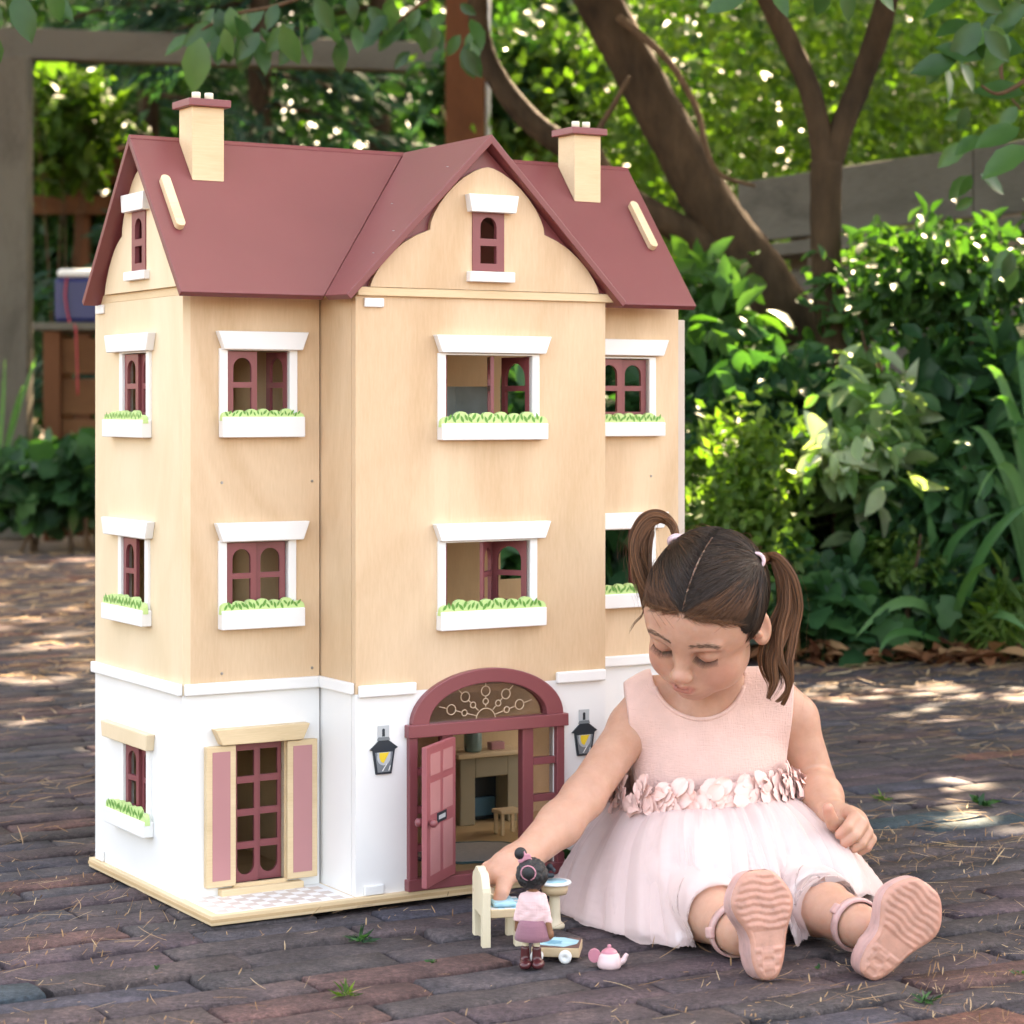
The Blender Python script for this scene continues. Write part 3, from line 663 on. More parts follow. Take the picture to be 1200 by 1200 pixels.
pb = boxo('toy_box', (-.010, -.006, 0), (.010, .006, .010), M['mul_pale'], None); pb.location = hp(.532, .318, ZB + .0933); pb.rotation_euler = (0, 0, HR); tag(pb, 'small pink toy box beside the vase on the mantel', 'box')
rug = in_house('toy_rug', .400, .150, ZB + .0012, 'grey toy rug with dark scalloped edge on the hall floor', 'rug')
pts = []
for i in range(64):
    a = 2 * math.pi * i / 64; r_ = 1 + .045 * abs(math.sin(a * 8)); pts.append((.075 * r_ * math.cos(a), .060 * r_ * math.sin(a)))
from_bm('rug_border', plate(pts, [], (0, 0, 0), U, Vv, .0016), M['rugd'], rug)
from_bm('rug_field', plate([(.90 * x, .88 * y - .002) for x, y in pts], [], (0, 0, .0016), U, Vv, .0006), M['rugc'], rug)
st = in_house('toy_stool', .500, .235, ZB + .0012, 'little wooden toy stool in front of the toy fireplace', 'stool')
boxo('seat', (-.016, -.012, .026), (.016, .012, .031), M['ply_h'], st)
for a in (-.012, .012):
    for b in (-.008, .008): boxo('leg', (a - .002, b - .002, 0), (a + .002, b + .002, .0258), M['ply_h'], st, 0)
bk = in_house('toy_screen', .372, .150, .448, 'printed blue grey toy folding screen behind the upper bay window', 'screen')
for (a, b, r_) in ((-.030, .002, R(8)), (.012, .010, R(-14))):
    o = boxo('screen_leaf', (0, 0, 0), (.042, .004, .122), M['card'], bk, .001); o.location = (a, b, 0); o.rotation_euler = (0, 0, r_)
tb = in_house('toy_bed_head', .385, .300, .448, 'pale green toy headboard standing at the back of the upper bay room', 'headboard')
bm = plate(arch_top(-.03, 0, .05, .115, 12), [], (0, 0, 0), U, Z, .008); from_bm('board', bm, M['sage'], tb)
# ------------------------------------------------------------------ signed-distance modelling for the child (one continuous surface)
class SDF:
    def __init__(s): s.pr = []
    def add(s, kind, k, sub=False, **a): s.pr.append((kind, k, sub, {q: (np.array(v, dtype=float) if not np.isscalar(v) else v) for q, v in a.items()})); return s
    def cap(s, a, b, ra, rb, k=.01, sub=False): return s.add('cap', k, sub, a=tuple(a), b=tuple(b), ra=ra, rb=rb)
    def ell(s, c, r, k=.01, B=None, sub=False): return s.add('ell', k, sub, c=tuple(c), r=r, B=np.eye(3) if B is None else B)
    def plane(s, c, n, k=0.0): return s.add('half', k, True, c=tuple(c), n=tuple(n))     # removes the side n points to
    def box(s, c, h, rr, k, B, sub=False): return s.add('box', k, sub, c=tuple(c), h=h, rr=rr, B=B)
    @staticmethod
    def dist(kind, a, p):
        if kind == 'cap':
            ab = a['b'] - a['a']; pa = p - a['a']; t = np.clip(pa @ ab / (ab @ ab), 0, 1)
            return np.linalg.norm(pa - t[:, None] * ab, axis=1) - (a['ra'] + (a['rb'] - a['ra']) * t)
        if kind == 'ell':
            q = (p - a['c']) @ a['B'].T; k0 = np.linalg.norm(q / a['r'], axis=1); k1 = np.linalg.norm(q / (a['r'] ** 2), axis=1)
            return k0 * (k0 - 1) / np.maximum(k1, 1e-9)
        if kind == 'half': return -((p - a['c']) @ a['n'])
        if kind == 'box':
            q = np.abs((p - a['c']) @ a['B'].T) - a['h'] + a['rr']
            return np.linalg.norm(np.maximum(q, 0), axis=1) + np.minimum(q.max(1), 0) - a['rr']
    def ev(s, p, idx=None):
        d = np.full(len(p), 1e3)
        for i in (range(len(s.pr)) if idx is None else idx):
            kind, k, sub, a = s.pr[i]; e = s.dist(kind, a, p)
            if sub:
                e = -e
                if k > 0: h = np.clip(.5 + .5 * (e - d) / k, 0, 1); d = d * (1 - h) + e * h + k * h * (1 - h)
                else: d = np.maximum(d, e)
            else:
                if k > 0: h = np.clip(.5 + .5 * (d - e) / k, 0, 1); d = np.where(d < 100, d * (1 - h) + e * h - k * h * (1 - h), e)
                else: d = np.minimum(d, e)
        return d
def surface_nets(S, lo, hi, h, post=None):
    lo = np.array(lo); n = np.ceil((np.array(hi) - lo) / h).astype(int) + 1; BS = 12
    nb = (n + BS - 1) // BS; N = nb * BS; val = np.empty(N, dtype=np.float32)
    half = BS * h * .5 * math.sqrt(3)
    g = np.stack(np.meshgrid(*[np.arange(BS)] * 3, indexing='ij'), -1).reshape(-1, 3)
    ctr = (np.stack(np.meshgrid(*[np.arange(k) for k in nb], indexing='ij'), -1).reshape(-1, 3) * BS + BS / 2)
    cw = lo + ctr * h
    D = np.stack([S.dist(k, a, cw) for k, _, _, a in S.pr], 1); full = S.ev(cw)
    if post is not None: full = post(cw, full)
    for bi in range(len(cw)):
        b0 = (ctr[bi] - BS / 2).astype(int); sl_ = tuple(slice(b0[q], b0[q] + BS) for q in range(3))
        if abs(full[bi]) > half * 1.5 + .03: val[sl_] = full[bi]; continue
        dm = max(full[bi], 0) + half * 2.05 + .02
        idx = [i for i in range(len(S.pr)) if S.pr[i][0] == 'half' or D[bi, i] < dm]
        p = lo + (b0 + g) * h
        v = S.ev(p, idx)
        if post is not None: v = post(p, v)
        val[sl_] = v.reshape(BS, BS, BS)
    s = val < 0; c = [(i, j, k) for i in (0, 1) for j in (0, 1) for k in (0, 1)]
    def sh(A, o): return A[o[0]:A.shape[0] - 1 + o[0], o[1]:A.shape[1] - 1 + o[1], o[2]:A.shape[2] - 1 + o[2]]
    cnt = sum(sh(s, o).astype(np.int8) for o in c); act = np.argwhere((cnt > 0) & (cnt < 8))
    cv = np.stack([val[act[:, 0] + o[0], act[:, 1] + o[1], act[:, 2] + o[2]] for o in c], 1)
    acc = np.zeros((len(act), 3)); m = np.zeros(len(act))
    for i in range(8):
        for j in range(i + 1, 8):
            if sum(abs(a - b) for a, b in zip(c[i], c[j])) != 1: continue
            x = (cv[:, i] < 0) != (cv[:, j] < 0); t = np.where(x, cv[:, i] / np.where(x, cv[:, i] - cv[:, j], 1), 0)
            acc += (np.array(c[i]) + t[:, None] * (np.array(c[j]) - np.array(c[i]))) * x[:, None]; m += x
    V = lo + (act + acc / m[:, None]) * h
    im = -np.ones(np.array(val.shape) - 1, dtype=np.int64); im[act[:, 0], act[:, 1], act[:, 2]] = np.arange(len(act))
    Q = []
    for ax in range(3):
        o = [0, 0, 0]; o[ax] = 1; a_, b_ = (ax + 1) % 3, (ax + 2) % 3
        A = s[tuple(slice(0, d - o[q]) for q, d in enumerate(s.shape))]; Bm = s[tuple(slice(o[q], None) for q in range(3))]
        e = np.argwhere(A != Bm); e = e[(e[:, a_] > 0) & (e[:, b_] > 0) & (e[:, a_] < im.shape[a_]) & (e[:, b_] < im.shape[b_]) & (e[:, ax] < im.shape[ax])]
        fl = A[e[:, 0], e[:, 1], e[:, 2]]
        q = []
        for (da, db) in ((-1, -1), (0, -1), (0, 0), (-1, 0)):
            f = e.copy(); f[:, a_] += da; f[:, b_] += db; q.append(im[f[:, 0], f[:, 1], f[:, 2]])
        q = np.stack(q, 1); q = np.where(fl[:, None], q, q[:, ::-1]); Q.append(q[(q >= 0).all(1)])
    return V, np.vstack(Q)

# -- head frame
def head_basis(a, b, c):
    F = np.array([-np.sin(a) * np.cos(b), -np.cos(a) * np.cos(b), -np.sin(b)]); Uu = np.array([0, 0, 1.]) - F[2] * F; Uu /= np.linalg.norm(Uu)
    L = np.cross(Uu, F); return np.array([L * np.cos(c) - Uu * np.sin(c), F, Uu * np.cos(c) + L * np.sin(c)])
HB = head_basis(R(30.3), R(33.8), R(12.8)); HC = np.array(P(827.3, 715.2, 2.47)); HS = 0.965
def hl(x, y, z): return HC + HS * (np.array((x, y, z)) @ HB)
girl = empty('person', P(832, 1045, 2.56) * 1.0, 0, 'small girl in pink dress seated on the bricks playing with toys', 'person'); girl.location.z = 0
GI = Matrix.Translation(-girl.location)
def glink(name, me, mat, parent=None, smooth=True):
    o = link(name, me, mat, parent or girl, smooth); o.matrix_parent_inverse = Matrix.Identity(4)
    me.transform(GI) if parent is None else me.transform(GI)
    return o
body = SDF()
v3 = lambda px, py, Y: np.array(P(px, py, Y))
# torso
TO = SDF()
def torso(S, g=0.0):
    S.ell(v3(829, 872, 2.570), (.082 + g, .060 + g, .075 + g), .03)
    S.ell(v3(829, 925, 2.560), (.086 + g, .068 + g, .060 + g), .03)
    S.cap(v3(770, 828, 2.565), v3(900, 824, 2.575), .032 + g, .032 + g, .03)
    S.ell(v3(833, 995, 2.590), (.100 + g, .085 + g, .060 + g), .03)
torso(body)
neck0 = v3(829, 835, 2.560)
body.cap(neck0, hl(0, -.025, -.060), .036, .033, .018)
# skull and face
E_ = lambda c, r, k=.012, sub=False: body.ell(hl(*c), np.array(r) * HS, k, HB, sub)
E_((0, -.010, .0185), (.0640, .0785, .0670), .02)            # cranium
E_((0, .022, .012), (.0590, .0565, .0600), .02)             # forehead
E_((0, .020, -.042), (.0465, .050, .046), .02)             # lower face
E_((0, .046, -.071), (.0200, .0195, .0160), .018)          # chin
for s in (-1, 1):
    E_((.0285 * s, .0420, -.0400), (.0230, .0235, .0245), .016)   # cheek
    E_((.035 * s, .012, -.056), (.014, .027, .016), .02)        # jaw
    E_((.0265 * s, .0705, -.0040), (.0150, .0060, .0105), .010, True)   # eye socket
    E_((.0260 * s, .0610, -.0045), (.0125, .0112, .0100), .003)         # lidded eye
    E_((.0240 * s, .0670, .0125), (.0170, .0060, .0042), .010)          # brow ridge
    E_((.0080 * s, .0792, -.0312), (.0052, .0062, .0050), .004)         # nostril wing
    E_((.0052 * s, .0850, -.0362), (.0023, .0030, .0016), .002, True)   # nostril
body.cap(hl(0, .0690, .0020), hl(0, .0838, -.0265), .0055 * HS, .0072 * HS, .010)   # nose bridge
E_((0, .0868, -.0278), (.0068, .0062, .0060), .006)        # nose tip
E_((0, .0640, -.0530), (.0200, .0130, .0150), .012)        # mouth mound
for s in (-1, 1): body.cap(hl(.0012 * s, .0782, -.0478), hl(.0135 * s, .0705, -.0502), .0030, .0018, .004)
body.cap(hl(-.008, .0762, -.0548), hl(.008, .0762, -.0548), .0036, .0036, .004)
for s in (-1, 1): body.cap(hl(0, .0815, -.0508), hl(.0145 * s, .0722, -.0514), .0014, .0012, .0012, True)
# ears
for s in (-1, 1):
    eb = head_basis(R(30.3 + 22 * s), R(33.8), R(12.8))
    body.ell(hl(.0635 * s, -.006, -.012), np.array((.0065, .0150, .0235)) * HS, .005, eb)
    body.ell(hl(.0690 * s, -.003, -.010), np.array((.0040, .0080, .0150)) * HS, .003, eb, True)
    body.ell(hl(.0655 * s, .004, -.014), np.array((.0040, .0035, .0050)) * HS, .002, eb)
# arms
RS, RE, RW = v3(741, 852, 2.560), v3(684, 934, 2.470), v3(613, 1006, 2.375)
body.cap(v3(768, 832, 2.565), RS, .031, .026, .02); body.cap(RS, RE, .0250, .0228, .012); body.cap(RE, v3(656, 966, 2.435), .0232, .0232, .010); body.cap(v3(656, 966, 2.435), RW, .0238, .0172, .010)
LS_, LE_, LWr = v3(931, 842, 2.575), v3(954, 916, 2.575), v3(977, 958, 2.470)
body.cap(v3(905, 830, 2.575), LS_, .031, .0255, .02); body.cap(LS_, LE_, .0250, .0240, .012); body.cap(LE_, v3(962, 934, 2.525), .0240, .0240, .003); body.cap(v3(962, 934, 2.525), LWr, .0235, .0168, .010)
# reaching hand: palm over the toy seat, fingers closing on the little block
def chain(pts, rad, k0=.004):
    for i in range(len(pts) - 1): body.cap(pts[i], pts[i + 1], rad[i], rad[i + 1], k0 if i == 0 else .0008)
body.cap(RW, v3(592, 1015, 2.352), .0175, .0165, .008); body.cap(v3(598, 1010, 2.372), v3(576, 1022, 2.362), .0150, .0115, .008); body.cap(v3(600, 1018, 2.348), v3(583, 1026, 2.338), .0140, .0110, .008)
chain([v3(577, 1023, 2.345), v3(566, 1031, 2.334), v3(567, 1044, 2.326), v3(572, 1054, 2.323)], [.0095, .0075, .0068, .0056])
chain([v3(573, 1020, 2.357), v3(562, 1029, 2.350), v3(562, 1043, 2.344), v3(567, 1054, 2.340)], [.0095, .0075, .0068, .0056])
chain([v3(576, 1019, 2.370), v3(566, 1027, 2.366), v3(565, 1041, 2.361), v3(570, 1051, 2.356)], [.0090, .0072, .0064, .0054])
chain([v3(582, 1018, 2.380), v3(573, 1026, 2.379), v3(571, 1038, 2.375), v3(575, 1047, 2.371)], [.0080, .0064, .0058, .0050])
chain([v3(600, 1020, 2.342), v3(592, 1032, 2.328), v3(588, 1046, 2.318), v3(584, 1057, 2.315)], [.0110, .0088, .0076, .0060])
# resting hand held out over the skirt
body.cap(LWr, v3(990, 963, 2.452), .0170, .0160, .008); body.cap(v3(988, 958, 2.455), v3(1004, 960, 2.440), .0140, .0105, .008); body.cap(v3(992, 968, 2.450), v3(1008, 972, 2.436), .0140, .0100, .008)
chain([v3(988, 972, 2.440), v3(977, 966, 2.425), v3(972, 956, 2.416), v3(970, 947, 2.412)], [.0100, .0078, .0070, .0060])
chain([v3(996, 953, 2.436), v3(1002, 957, 2.420), v3(994, 969, 2.409), v3(984, 978, 2.411)], [.0088, .0072, .0066, .0056])
chain([v3(1002, 957, 2.436), v3(1010, 965, 2.420), v3(1002, 979, 2.408), v3(990, 988, 2.410)], [.0088, .0074, .0066, .0056])
chain([v3(1008, 964, 2.438), v3(1016, 975, 2.424), v3(1010, 988, 2.414), v3(1001, 994, 2.415)], [.0082, .0068, .0062, .0053])
chain([v3(1010, 972, 2.441), v3(1021, 983, 2.430), v3(1016, 993, 2.424), v3(1009, 997, 2.425)], [.0074, .0060, .0054, .0048])
# legs
legs = SDF()
RH, RK, RA = v3(800, 1010, 2.570), v3(792, 1040, 2.385), v3(868, 1095, 2.235)
LH, LK, LA = v3(868, 1008, 2.570), v3(905, 1035, 2.415), v3(1012, 1088, 2.245)
for h_, k_, a_ in ((RH, RK, RA), (LH, LK, LA)):
    h_[2] = max(h_[2], .054); k_[2] = max(k_[2], .042)
    legs.cap(h_, k_, .050, .0365, .02); mid = k_ * .5 + a_ * .5; mid[2] = max(mid[2], .031)
    legs.cap(k_, mid, .0355, .0295, .014); legs.cap(mid, a_, .0295, .0215, .014)
body.pr += legs.pr; legs.ell(v3(833, 995, 2.590), (.100, .085, .060), .03)
V, Q = surface_nets(body, (-.10, 2.20, -.01), (.46, 2.73, .53), .0019)
# keep the biggest skin regions; colour masks from landmarks
def near(p, r, soft): return np.clip((r + soft - np.linalg.norm(V - p, axis=1)) / soft, 0, 1)
lip = np.zeros(len(V)); q = (V - HC) @ HB.T / HS
m1 = np.sqrt((q[:, 0] / .0165) ** 2 + ((q[:, 2] + .0512 + .0002) / .0062) ** 2); lip = np.clip((1.08 - m1) / .30, 0, 1) * (q[:, 1] > .066)
blush = sum(np.clip(1 - np.linalg.norm((q - np.array((s * .036, .056, -.034))) / .026, axis=1), 0, 1) for s in (-1, 1))
blush = blush + .7 * np.clip(1 - np.linalg.norm((q - np.array((0, .09, -.028))) / .013, axis=1), 0, 1)
for tip in (v3(970, 947, 2.412), v3(984, 978, 2.411), v3(990, 988, 2.410), v3(572, 1054, 2.323), v3(584, 1057, 2.315)): blush = np.maximum(blush, .8 * near(tip, .004, .010))
lid = sum(np.clip(1 - np.linalg.norm((q - np.array((s * .0262, .0715, -.0035))) / np.array((.017, .012, .010)), axis=1), 0, 1) for s in (-1, 1))
me = np_mesh('body', V, Q, True, {'lip': lip, 'blush': np.clip(blush, 0, 1), 'lid': np.clip(lid, 0, 1)})
def skinmat():
    m, n, b = newmat('child_skin')
    t = noise(n, 45, 6, 0.7); base = ramp(n, [(.3, (0.50, 0.258, 0.175)), (.7, (0.59, 0.325, 0.230))]); n.links.new(t.outputs[0], base.inputs[0])
    cur = base.outputs[0]
    for nm, col, amt in (('blush', (0.55, 0.20, 0.15), .5), ('lid', (0.36, 0.16, 0.11), .4), ('lip', (0.42, 0.13, 0.11), .7)):
        at = node(n, 'ShaderNodeAttribute', attribute_name=nm); mu = node(n, 'ShaderNodeMath', operation='MULTIPLY'); n.links.new(at.outputs['Fac'], mu.inputs[0]); mu.inputs[1].default_value = amt
        mx = node(n, 'ShaderNodeMix', data_type='RGBA'); n.links.new(mu.outputs[0], mx.inputs[0]); n.links.new(cur, mx.inputs[6]); mx.inputs[7].default_value = (*col, 1); cur = mx.outputs[2]
    n.links.new(cur, b.inputs['Base Color']); b.inputs['Roughness'].default_value = 0.48; b.inputs['Specular IOR Level'].default_value = 0.38
    b.inputs['Subsurface Weight'].default_value = 0.45; b.inputs['Subsurface Radius'].default_value = (1, .35, .2); b.inputs['Subsurface Scale'].default_value = .007
    t2 = noise(n, 700, 4, .65); bump(n, b, t2.outputs[0], .25, .0007)
    return m
M['skin'] = skinmat()
glink('body', me, M['skin'])

# -- eyes looking down: dark lash lines, brows
def hairmat(name, lo, hi, rough=.38):
    m, n, b = newmat(name); at = node(n, 'ShaderNodeAttribute', attribute_name='tone'); r = ramp(n, [(0, lo), (1, hi)]); n.links.new(at.outputs['Fac'], r.inputs[0]); n.links.new(r.outputs[0], b.inputs['Base Color'])
    b.inputs['Roughness'].default_value = rough; b.inputs['Specular IOR Level'].default_value = .32; return m
M['hair'] = hairmat('dark_brown_hair', (0.010, 0.0065, 0.0045), (0.075, 0.037, 0.021))
M['hairtail'] = hairmat('brown_hair_tail', (0.030, 0.012, 0.0055), (0.30, 0.125, 0.055))
M['lash'] = hairmat('lash', (0.010, 0.007, 0.006), (0.02, 0.012, 0.01))
M['brow'] = hairmat('brow', (0.13, 0.065, 0.04), (0.24, 0.125, 0.08))
def ribbons(name, strands, widths, mat, tones, parent=None, wcurve=None):
    """strands: (S,K,3) array; crossed flat ribbons facing outwards -> 3-sided slim tubes"""
    S_, K, _ = strands.shape
    t = np.gradient(strands, axis=1); t /= np.maximum(np.linalg.norm(t, axis=2, keepdims=True), 1e-9)
    ref = np.tile(RNG.normal(size=(S_, 1, 3)), (1, K, 1)); a = np.cross(t, ref); a /= np.maximum(np.linalg.norm(a, axis=2, keepdims=True), 1e-9); b = np.cross(t, a)
    wc = np.ones(K) if wcurve is None else wcurve
    w = widths[:, None, None] * wc[None, :, None]
    V = np.stack([strands + a * w, strands + (-.5 * a + .866 * b) * w, strands + (-.5 * a - .866 * b) * w], 2).reshape(-1, 3)
    base = (np.arange(S_)[:, None] * K + np.arange(K - 1)[None, :]) * 3
    F = [];
    for k in range(3):
        k2 = (k + 1) % 3; F.append(np.stack([base + k, base + k2, base + 3 + k2, base + 3 + k], -1).reshape(-1, 4))
    me = np_mesh(name, V, np.vstack(F), True, {'tone': np.repeat(tones, K * 3)})
    return glink(name, me, mat, parent)
def hls(A): return HC + HS * (A @ HB)
brow_idx = [i for i, p_ in enumerate(body.pr) if p_[0] != 'half' and float(body.dist(p_[0], p_[3], hl(0, .06, .005)[None])[0]) < .06]
for s in (-1, 1):
    st = []
    for i in range(34):
        u = i / 33; x = .0262 * s + (u - .5) * .0235; z0 = -.0080 - .0028 * math.sin(math.pi * u) ; y0 = .0738 - .0035 * abs(u - .5) * 2 - (.0035 if (u - .5) * s > 0 else 0) * abs(u - .5) * 2
        spread = (u - .5) * .006
        st.append([(x, y0 - .0025, z0 + .0008), (x + spread * .3, y0 + .0008, z0 - .0006), (x + spread * .7, y0 + .0026, z0 - .0022), (x + spread, y0 + .0038, z0 - .0036 - .0012 * RNG.random())])
    ribbons('eyelashes', hls(np.array(st)), np.full(34, .00020), M['lash'], RNG.random(34), None, np.array([1.5, 1.2, .9, .3]))
    st = []
    for i in range(130):
        u = RNG.random(); x = s * (.0095 + u * .0310); z0 = .0145 + .0050 * math.sin(u * 2.4) - .0030 * u + RNG.normal(0, .0011); y0 = .0758 - 9.0 * (abs(x) - .004) ** 2
        dz = .0012 * (1 - u) ; st.append([(x, y0, z0), (x + s * .0022, y0 - .0004 - .0012 * u, z0 + dz * .6), (x + s * .0045, y0 - .0012 - .0026 * u, z0 + dz * .4 - .0006 * u)])
    st = np.array(st); yy = np.linspace(.095, .04, 111); g_ = np.repeat(st.reshape(-1, 1, 3), 111, 1); g_[:, :, 1] = yy; dv = body.ev(hls(g_.reshape(-1, 3)), brow_idx).reshape(-1, 111); k_ = np.argmax(dv < .0004, axis=1); st = st.reshape(-1, 3); st[:, 1] = yy[k_]; st = st.reshape(-1, 3, 3)
    ribbons('eyebrow', hls(np.array(st)), np.full(130, .00024), M['brow'], RNG.random(130), None, np.array([1, .9, .3]))

# -- hair: a close cap combed from a centre parting to two side bunches
CR = np.array((.0640, .0785, .0670)); CC = np.array((0, -.010, .0185))
cap = SDF()
cap.ell(hl(*CC), CR * HS, .02, HB)
cap.ell(hl(0, .022, .012), np.array((.0590, .0565, .0600)) * HS, .02, HB)
def hair_post(p, d):
    q = (p - HC) @ HB.T / HS
    d = d - .0011
    hx = np.abs(q[:, 0])
    zl = np.where(q[:, 1] > .0, .0585 + .0022 * np.sin(q[:, 0] * 700) - 5.0 * hx ** 2 - .55 * np.maximum(hx - .046, 0) * 10 * .3, .0)            # front hairline height
    front = zl - q[:, 2]
    lowback = np.where(q[:, 1] < .012, -.050 - q[:, 2], np.where(hx > .045, (.004 + 1.3 * (q[:, 1] - .012) + .003 * np.sin(q[:, 1] * 900)) - q[:, 2], 9))
    cut = np.where(q[:, 1] > .030, front, np.where(q[:, 1] > .012, np.minimum(front, lowback), lowback))
    part = .0010 - np.where((q[:, 1] > -.03) & (q[:, 2] > .0), hx, 1)
    ear = .020 - np.linalg.norm((q - np.array((0, -.004, -.014))) * np.array((0, 1.15, .85)), axis=1)
    return np.maximum(np.maximum(d, cut * HS), np.maximum(part, ear) * HS)
Vc, Qc = surface_nets(cap, (.06, 2.33, .24), (.32, 2.65, .53), .0012, hair_post)
me = np_mesh('hair', Vc, Qc, True, {'tone': np.full(len(Vc), .05)})
hair = glink('hair', me, M['hair'])
def on_cap(d, lift=.0022):
    """direction(s) from the cranium centre -> point on the hair surface (head-local)"""
    d = np.asarray(d); sh_ = d.shape; dd = d.reshape(-1, 3); lo_ = np.full(len(dd), .03); hi_ = np.full(len(dd), .13)
    for _ in range(14):
        m_ = (lo_ + hi_) / 2; e_ = cap.ev(hls(CC + dd * m_[:, None])) < lift * HS; lo_ = np.where(e_, m_, lo_); hi_ = np.where(e_, hi_, m_)
    return (CC + dd * lo_[:, None]).reshape(sh_)
TAIL = {s: np.array((.0470 * s, -.036, .055)) for s in (-1, 1)}
allst = []; tn = []; wd = []; lf = []
for s in (-1, 1):
    td = (TAIL[s] - CC); td /= np.linalg.norm(td)
    def add(starts, lift0, n_jit=.02, tone=(.05, .5), w=.00042):
        K = 9
        for p0 in starts:
            d0 = p0 - CC; d0 = d0 / np.linalg.norm(d0); e = td + RNG.normal(0, n_jit, 3); e /= np.linalg.norm(e)
            om = math.acos(np.clip(d0 @ e, -1, 1))
            if om < .1: continue
            u = np.linspace(0, 1, K)[:, None]; dd = (np.sin((1 - u) * om) * d0 + np.sin(u * om) * e) / math.sin(om)
            bow = np.cross(d0, e); bow /= np.linalg.norm(bow) + 1e-9
            dd = dd + bow * np.sin(math.pi * u) * RNG.normal(0, .03); dd /= np.linalg.norm(dd, axis=1, keepdims=True)
            lf.append(np.full(K, .0010 + lift0 * RNG.random()) * np.array([.55] + [1] * (K - 1))); allst.append(dd); tn.append(RNG.uniform(*tone)); wd.append(w)
    # from the parting line
    pl = []
    for i in range(1300):
        ph_ = R(24 + 150 * RNG.random() ** 1.5); pl.append(CC + np.array((s * (.0004 + .0026 * RNG.random()) * (1 if RNG.random() > .12 else -.5), .08 * math.cos(ph_), .08 * math.sin(ph_))))
    add(pl, .0022)
    # from the hairline round the forehead, temple and nape, and scattered over the side
    hlns = []
    for i in range(1100):
        u = RNG.random(); x = s * (.0015 + .058 * u); z = .0580 - 5.0 * x * x - RNG.random() ** 1.6 * .012; y = .070 * math.sqrt(max(.05, 1 - (x / .072) ** 2)); hlns.append(np.array((x, y, z)))
    add(hlns, .0016, .03, (.3, 1.0), .00026)
    tmpl = []
    for i in range(520):
        u = RNG.random(); tmpl.append(np.array((s * .060, .036 - .10 * u, -.004 - .040 * u + .02 * RNG.random())))
    add(tmpl, .0020, .03, (.15, .7), .00036)
    sc_ = []
    for i in range(1300):
        d = RNG.normal(size=3); d[0] = s * abs(d[0]); d[2] = d[2] * .8 + .35; sc_.append(CC + d / np.linalg.norm(d) * .07)
    sc_ = np.array(sc_); qq = on_cap((sc_ - CC) / np.linalg.norm(sc_ - CC, axis=1, keepdims=True)); okk = ((qq[:, 1] < .02) & (qq[:, 2] > -.03)) | (qq[:, 2] > .058 - 5.0 * qq[:, 0] ** 2)
    add(list(sc_[okk]), .0028)
arr = hls(on_cap(np.array(allst), np.array(lf).ravel())); K = arr.shape[1]; wd = np.array(wd); tn = np.array(tn)
for fine, mt in ((False, 'hair'), (True, 'hairtail')):
    q_ = (wd < .0003) == fine; ribbons('hair_strands', arr[q_], wd[q_], M[mt], tn[q_] * (.38 if fine else 1), None, np.concatenate([[.25, .8], np.ones(K - 2)]))
# fine loose baby hair over the forehead
st = []
for i in range(260):
    x = RNG.uniform(-.055, .055); z = .050 - 6.5 * x * x; y = .069 * math.sqrt(max(.05, 1 - (x / .072) ** 2)); s = np.sign(x) if abs(x) > .004 else RNG.choice((-1, 1))
    d0 = np.array((x, y, z)) - CC; pts_ = []
    dirx = s * RNG.uniform(.004, .022); dz_ = -RNG.uniform(.004, .020)
    for u in np.linspace(0, 1, 6):
        d = d0 + np.array((dirx * u, -.01 * u, .004 + dz_ * u * (1.2 - .4 * u))); pts_.append(d / np.linalg.norm(d))
    st.append(pts_)
st = on_cap(np.array(st), np.tile(.0008 + .0012 * np.linspace(0, 1, 6), 260))
ribbons('hair_strands', hls(np.array(st)), np.full(260, .00020), M['hairtail'], RNG.uniform(.1, .8, 260), None, np.array([1, 1, .9, .8, .6, .2]))
# bunches
def bunch(ctrl, rad, nst, seed, curl=.004):
    rg = np.random.default_rng(seed); c, rr = smooth_path([Vector(p) for p in ctrl], rad, 7); c = np.array([tuple(p) for p in c]); rr = np.array(rr); K = len(c)
    t = np.gradient(c, axis=0); t /= np.linalg.norm(t, axis=1, keepdims=True)
    a = np.cross(t, (0.2, 1.0, .15)); a /= np.linalg.norm(a, axis=1, keepdims=True); b = np.cross(t, a)
    out = []
    lock = rg.integers(0, 9, nst); lph = rg.random(9) * 6.28; loff = rg.normal(0, .55, (9, 2))
    for i in range(nst):
        ph, q_ = rg.random() * 6.28, math.sqrt(rg.random()); u = np.linspace(0, 1, K)
        ox = (q_ * math.cos(ph) * .44 + loff[lock[i], 0] * (.25 + u * .75)) * rr; oy = (q_ * math.sin(ph) * .44 + loff[lock[i], 1] * (.25 + u * .75)) * rr
        wv = curl * u * np.sin(u * 7 + lph[lock[i]]) ; wv2 = curl * .7 * u * np.cos(u * 6 + lph[lock[i]] * 1.7) + rg.normal(0, .0022) * u * u + .0012 * np.sin(u * rg.uniform(4, 14) + rg.random() * 6.28) * u
        out.append(c + a * (ox + wv)[:, None] + b * (oy + wv2)[:, None])
    ln = np.clip(rg.uniform(.62, 1.0, 9)[lock] + rg.normal(0, .10, nst), .4, 1.0); arr = np.array(out)
    res = np.empty_like(arr)
    for i in range(nst):
        u = np.linspace(0, ln[i], K) * (K - 1); i0 = np.clip(u.astype(int), 0, K - 2); f = (u - i0)[:, None]; res[i] = arr[i, i0] * (1 - f) + arr[i, i0 + 1] * f
    return res
tR, tL = hl(-.0480, -.037, .0565), hl(.0480, -.037, .0565)
bR = bunch([tR, P(788, 616, 2.50), P(774, 606, 2.50), P(758, 613, 2.49), P(748, 638, 2.48), P(751, 670, 2.475), P(760, 700, 2.47), P(762, 722, 2.468)], [.006, .0080, .0100, .0120, .0120, .0100, .007, .004], 1500, 3, .006)
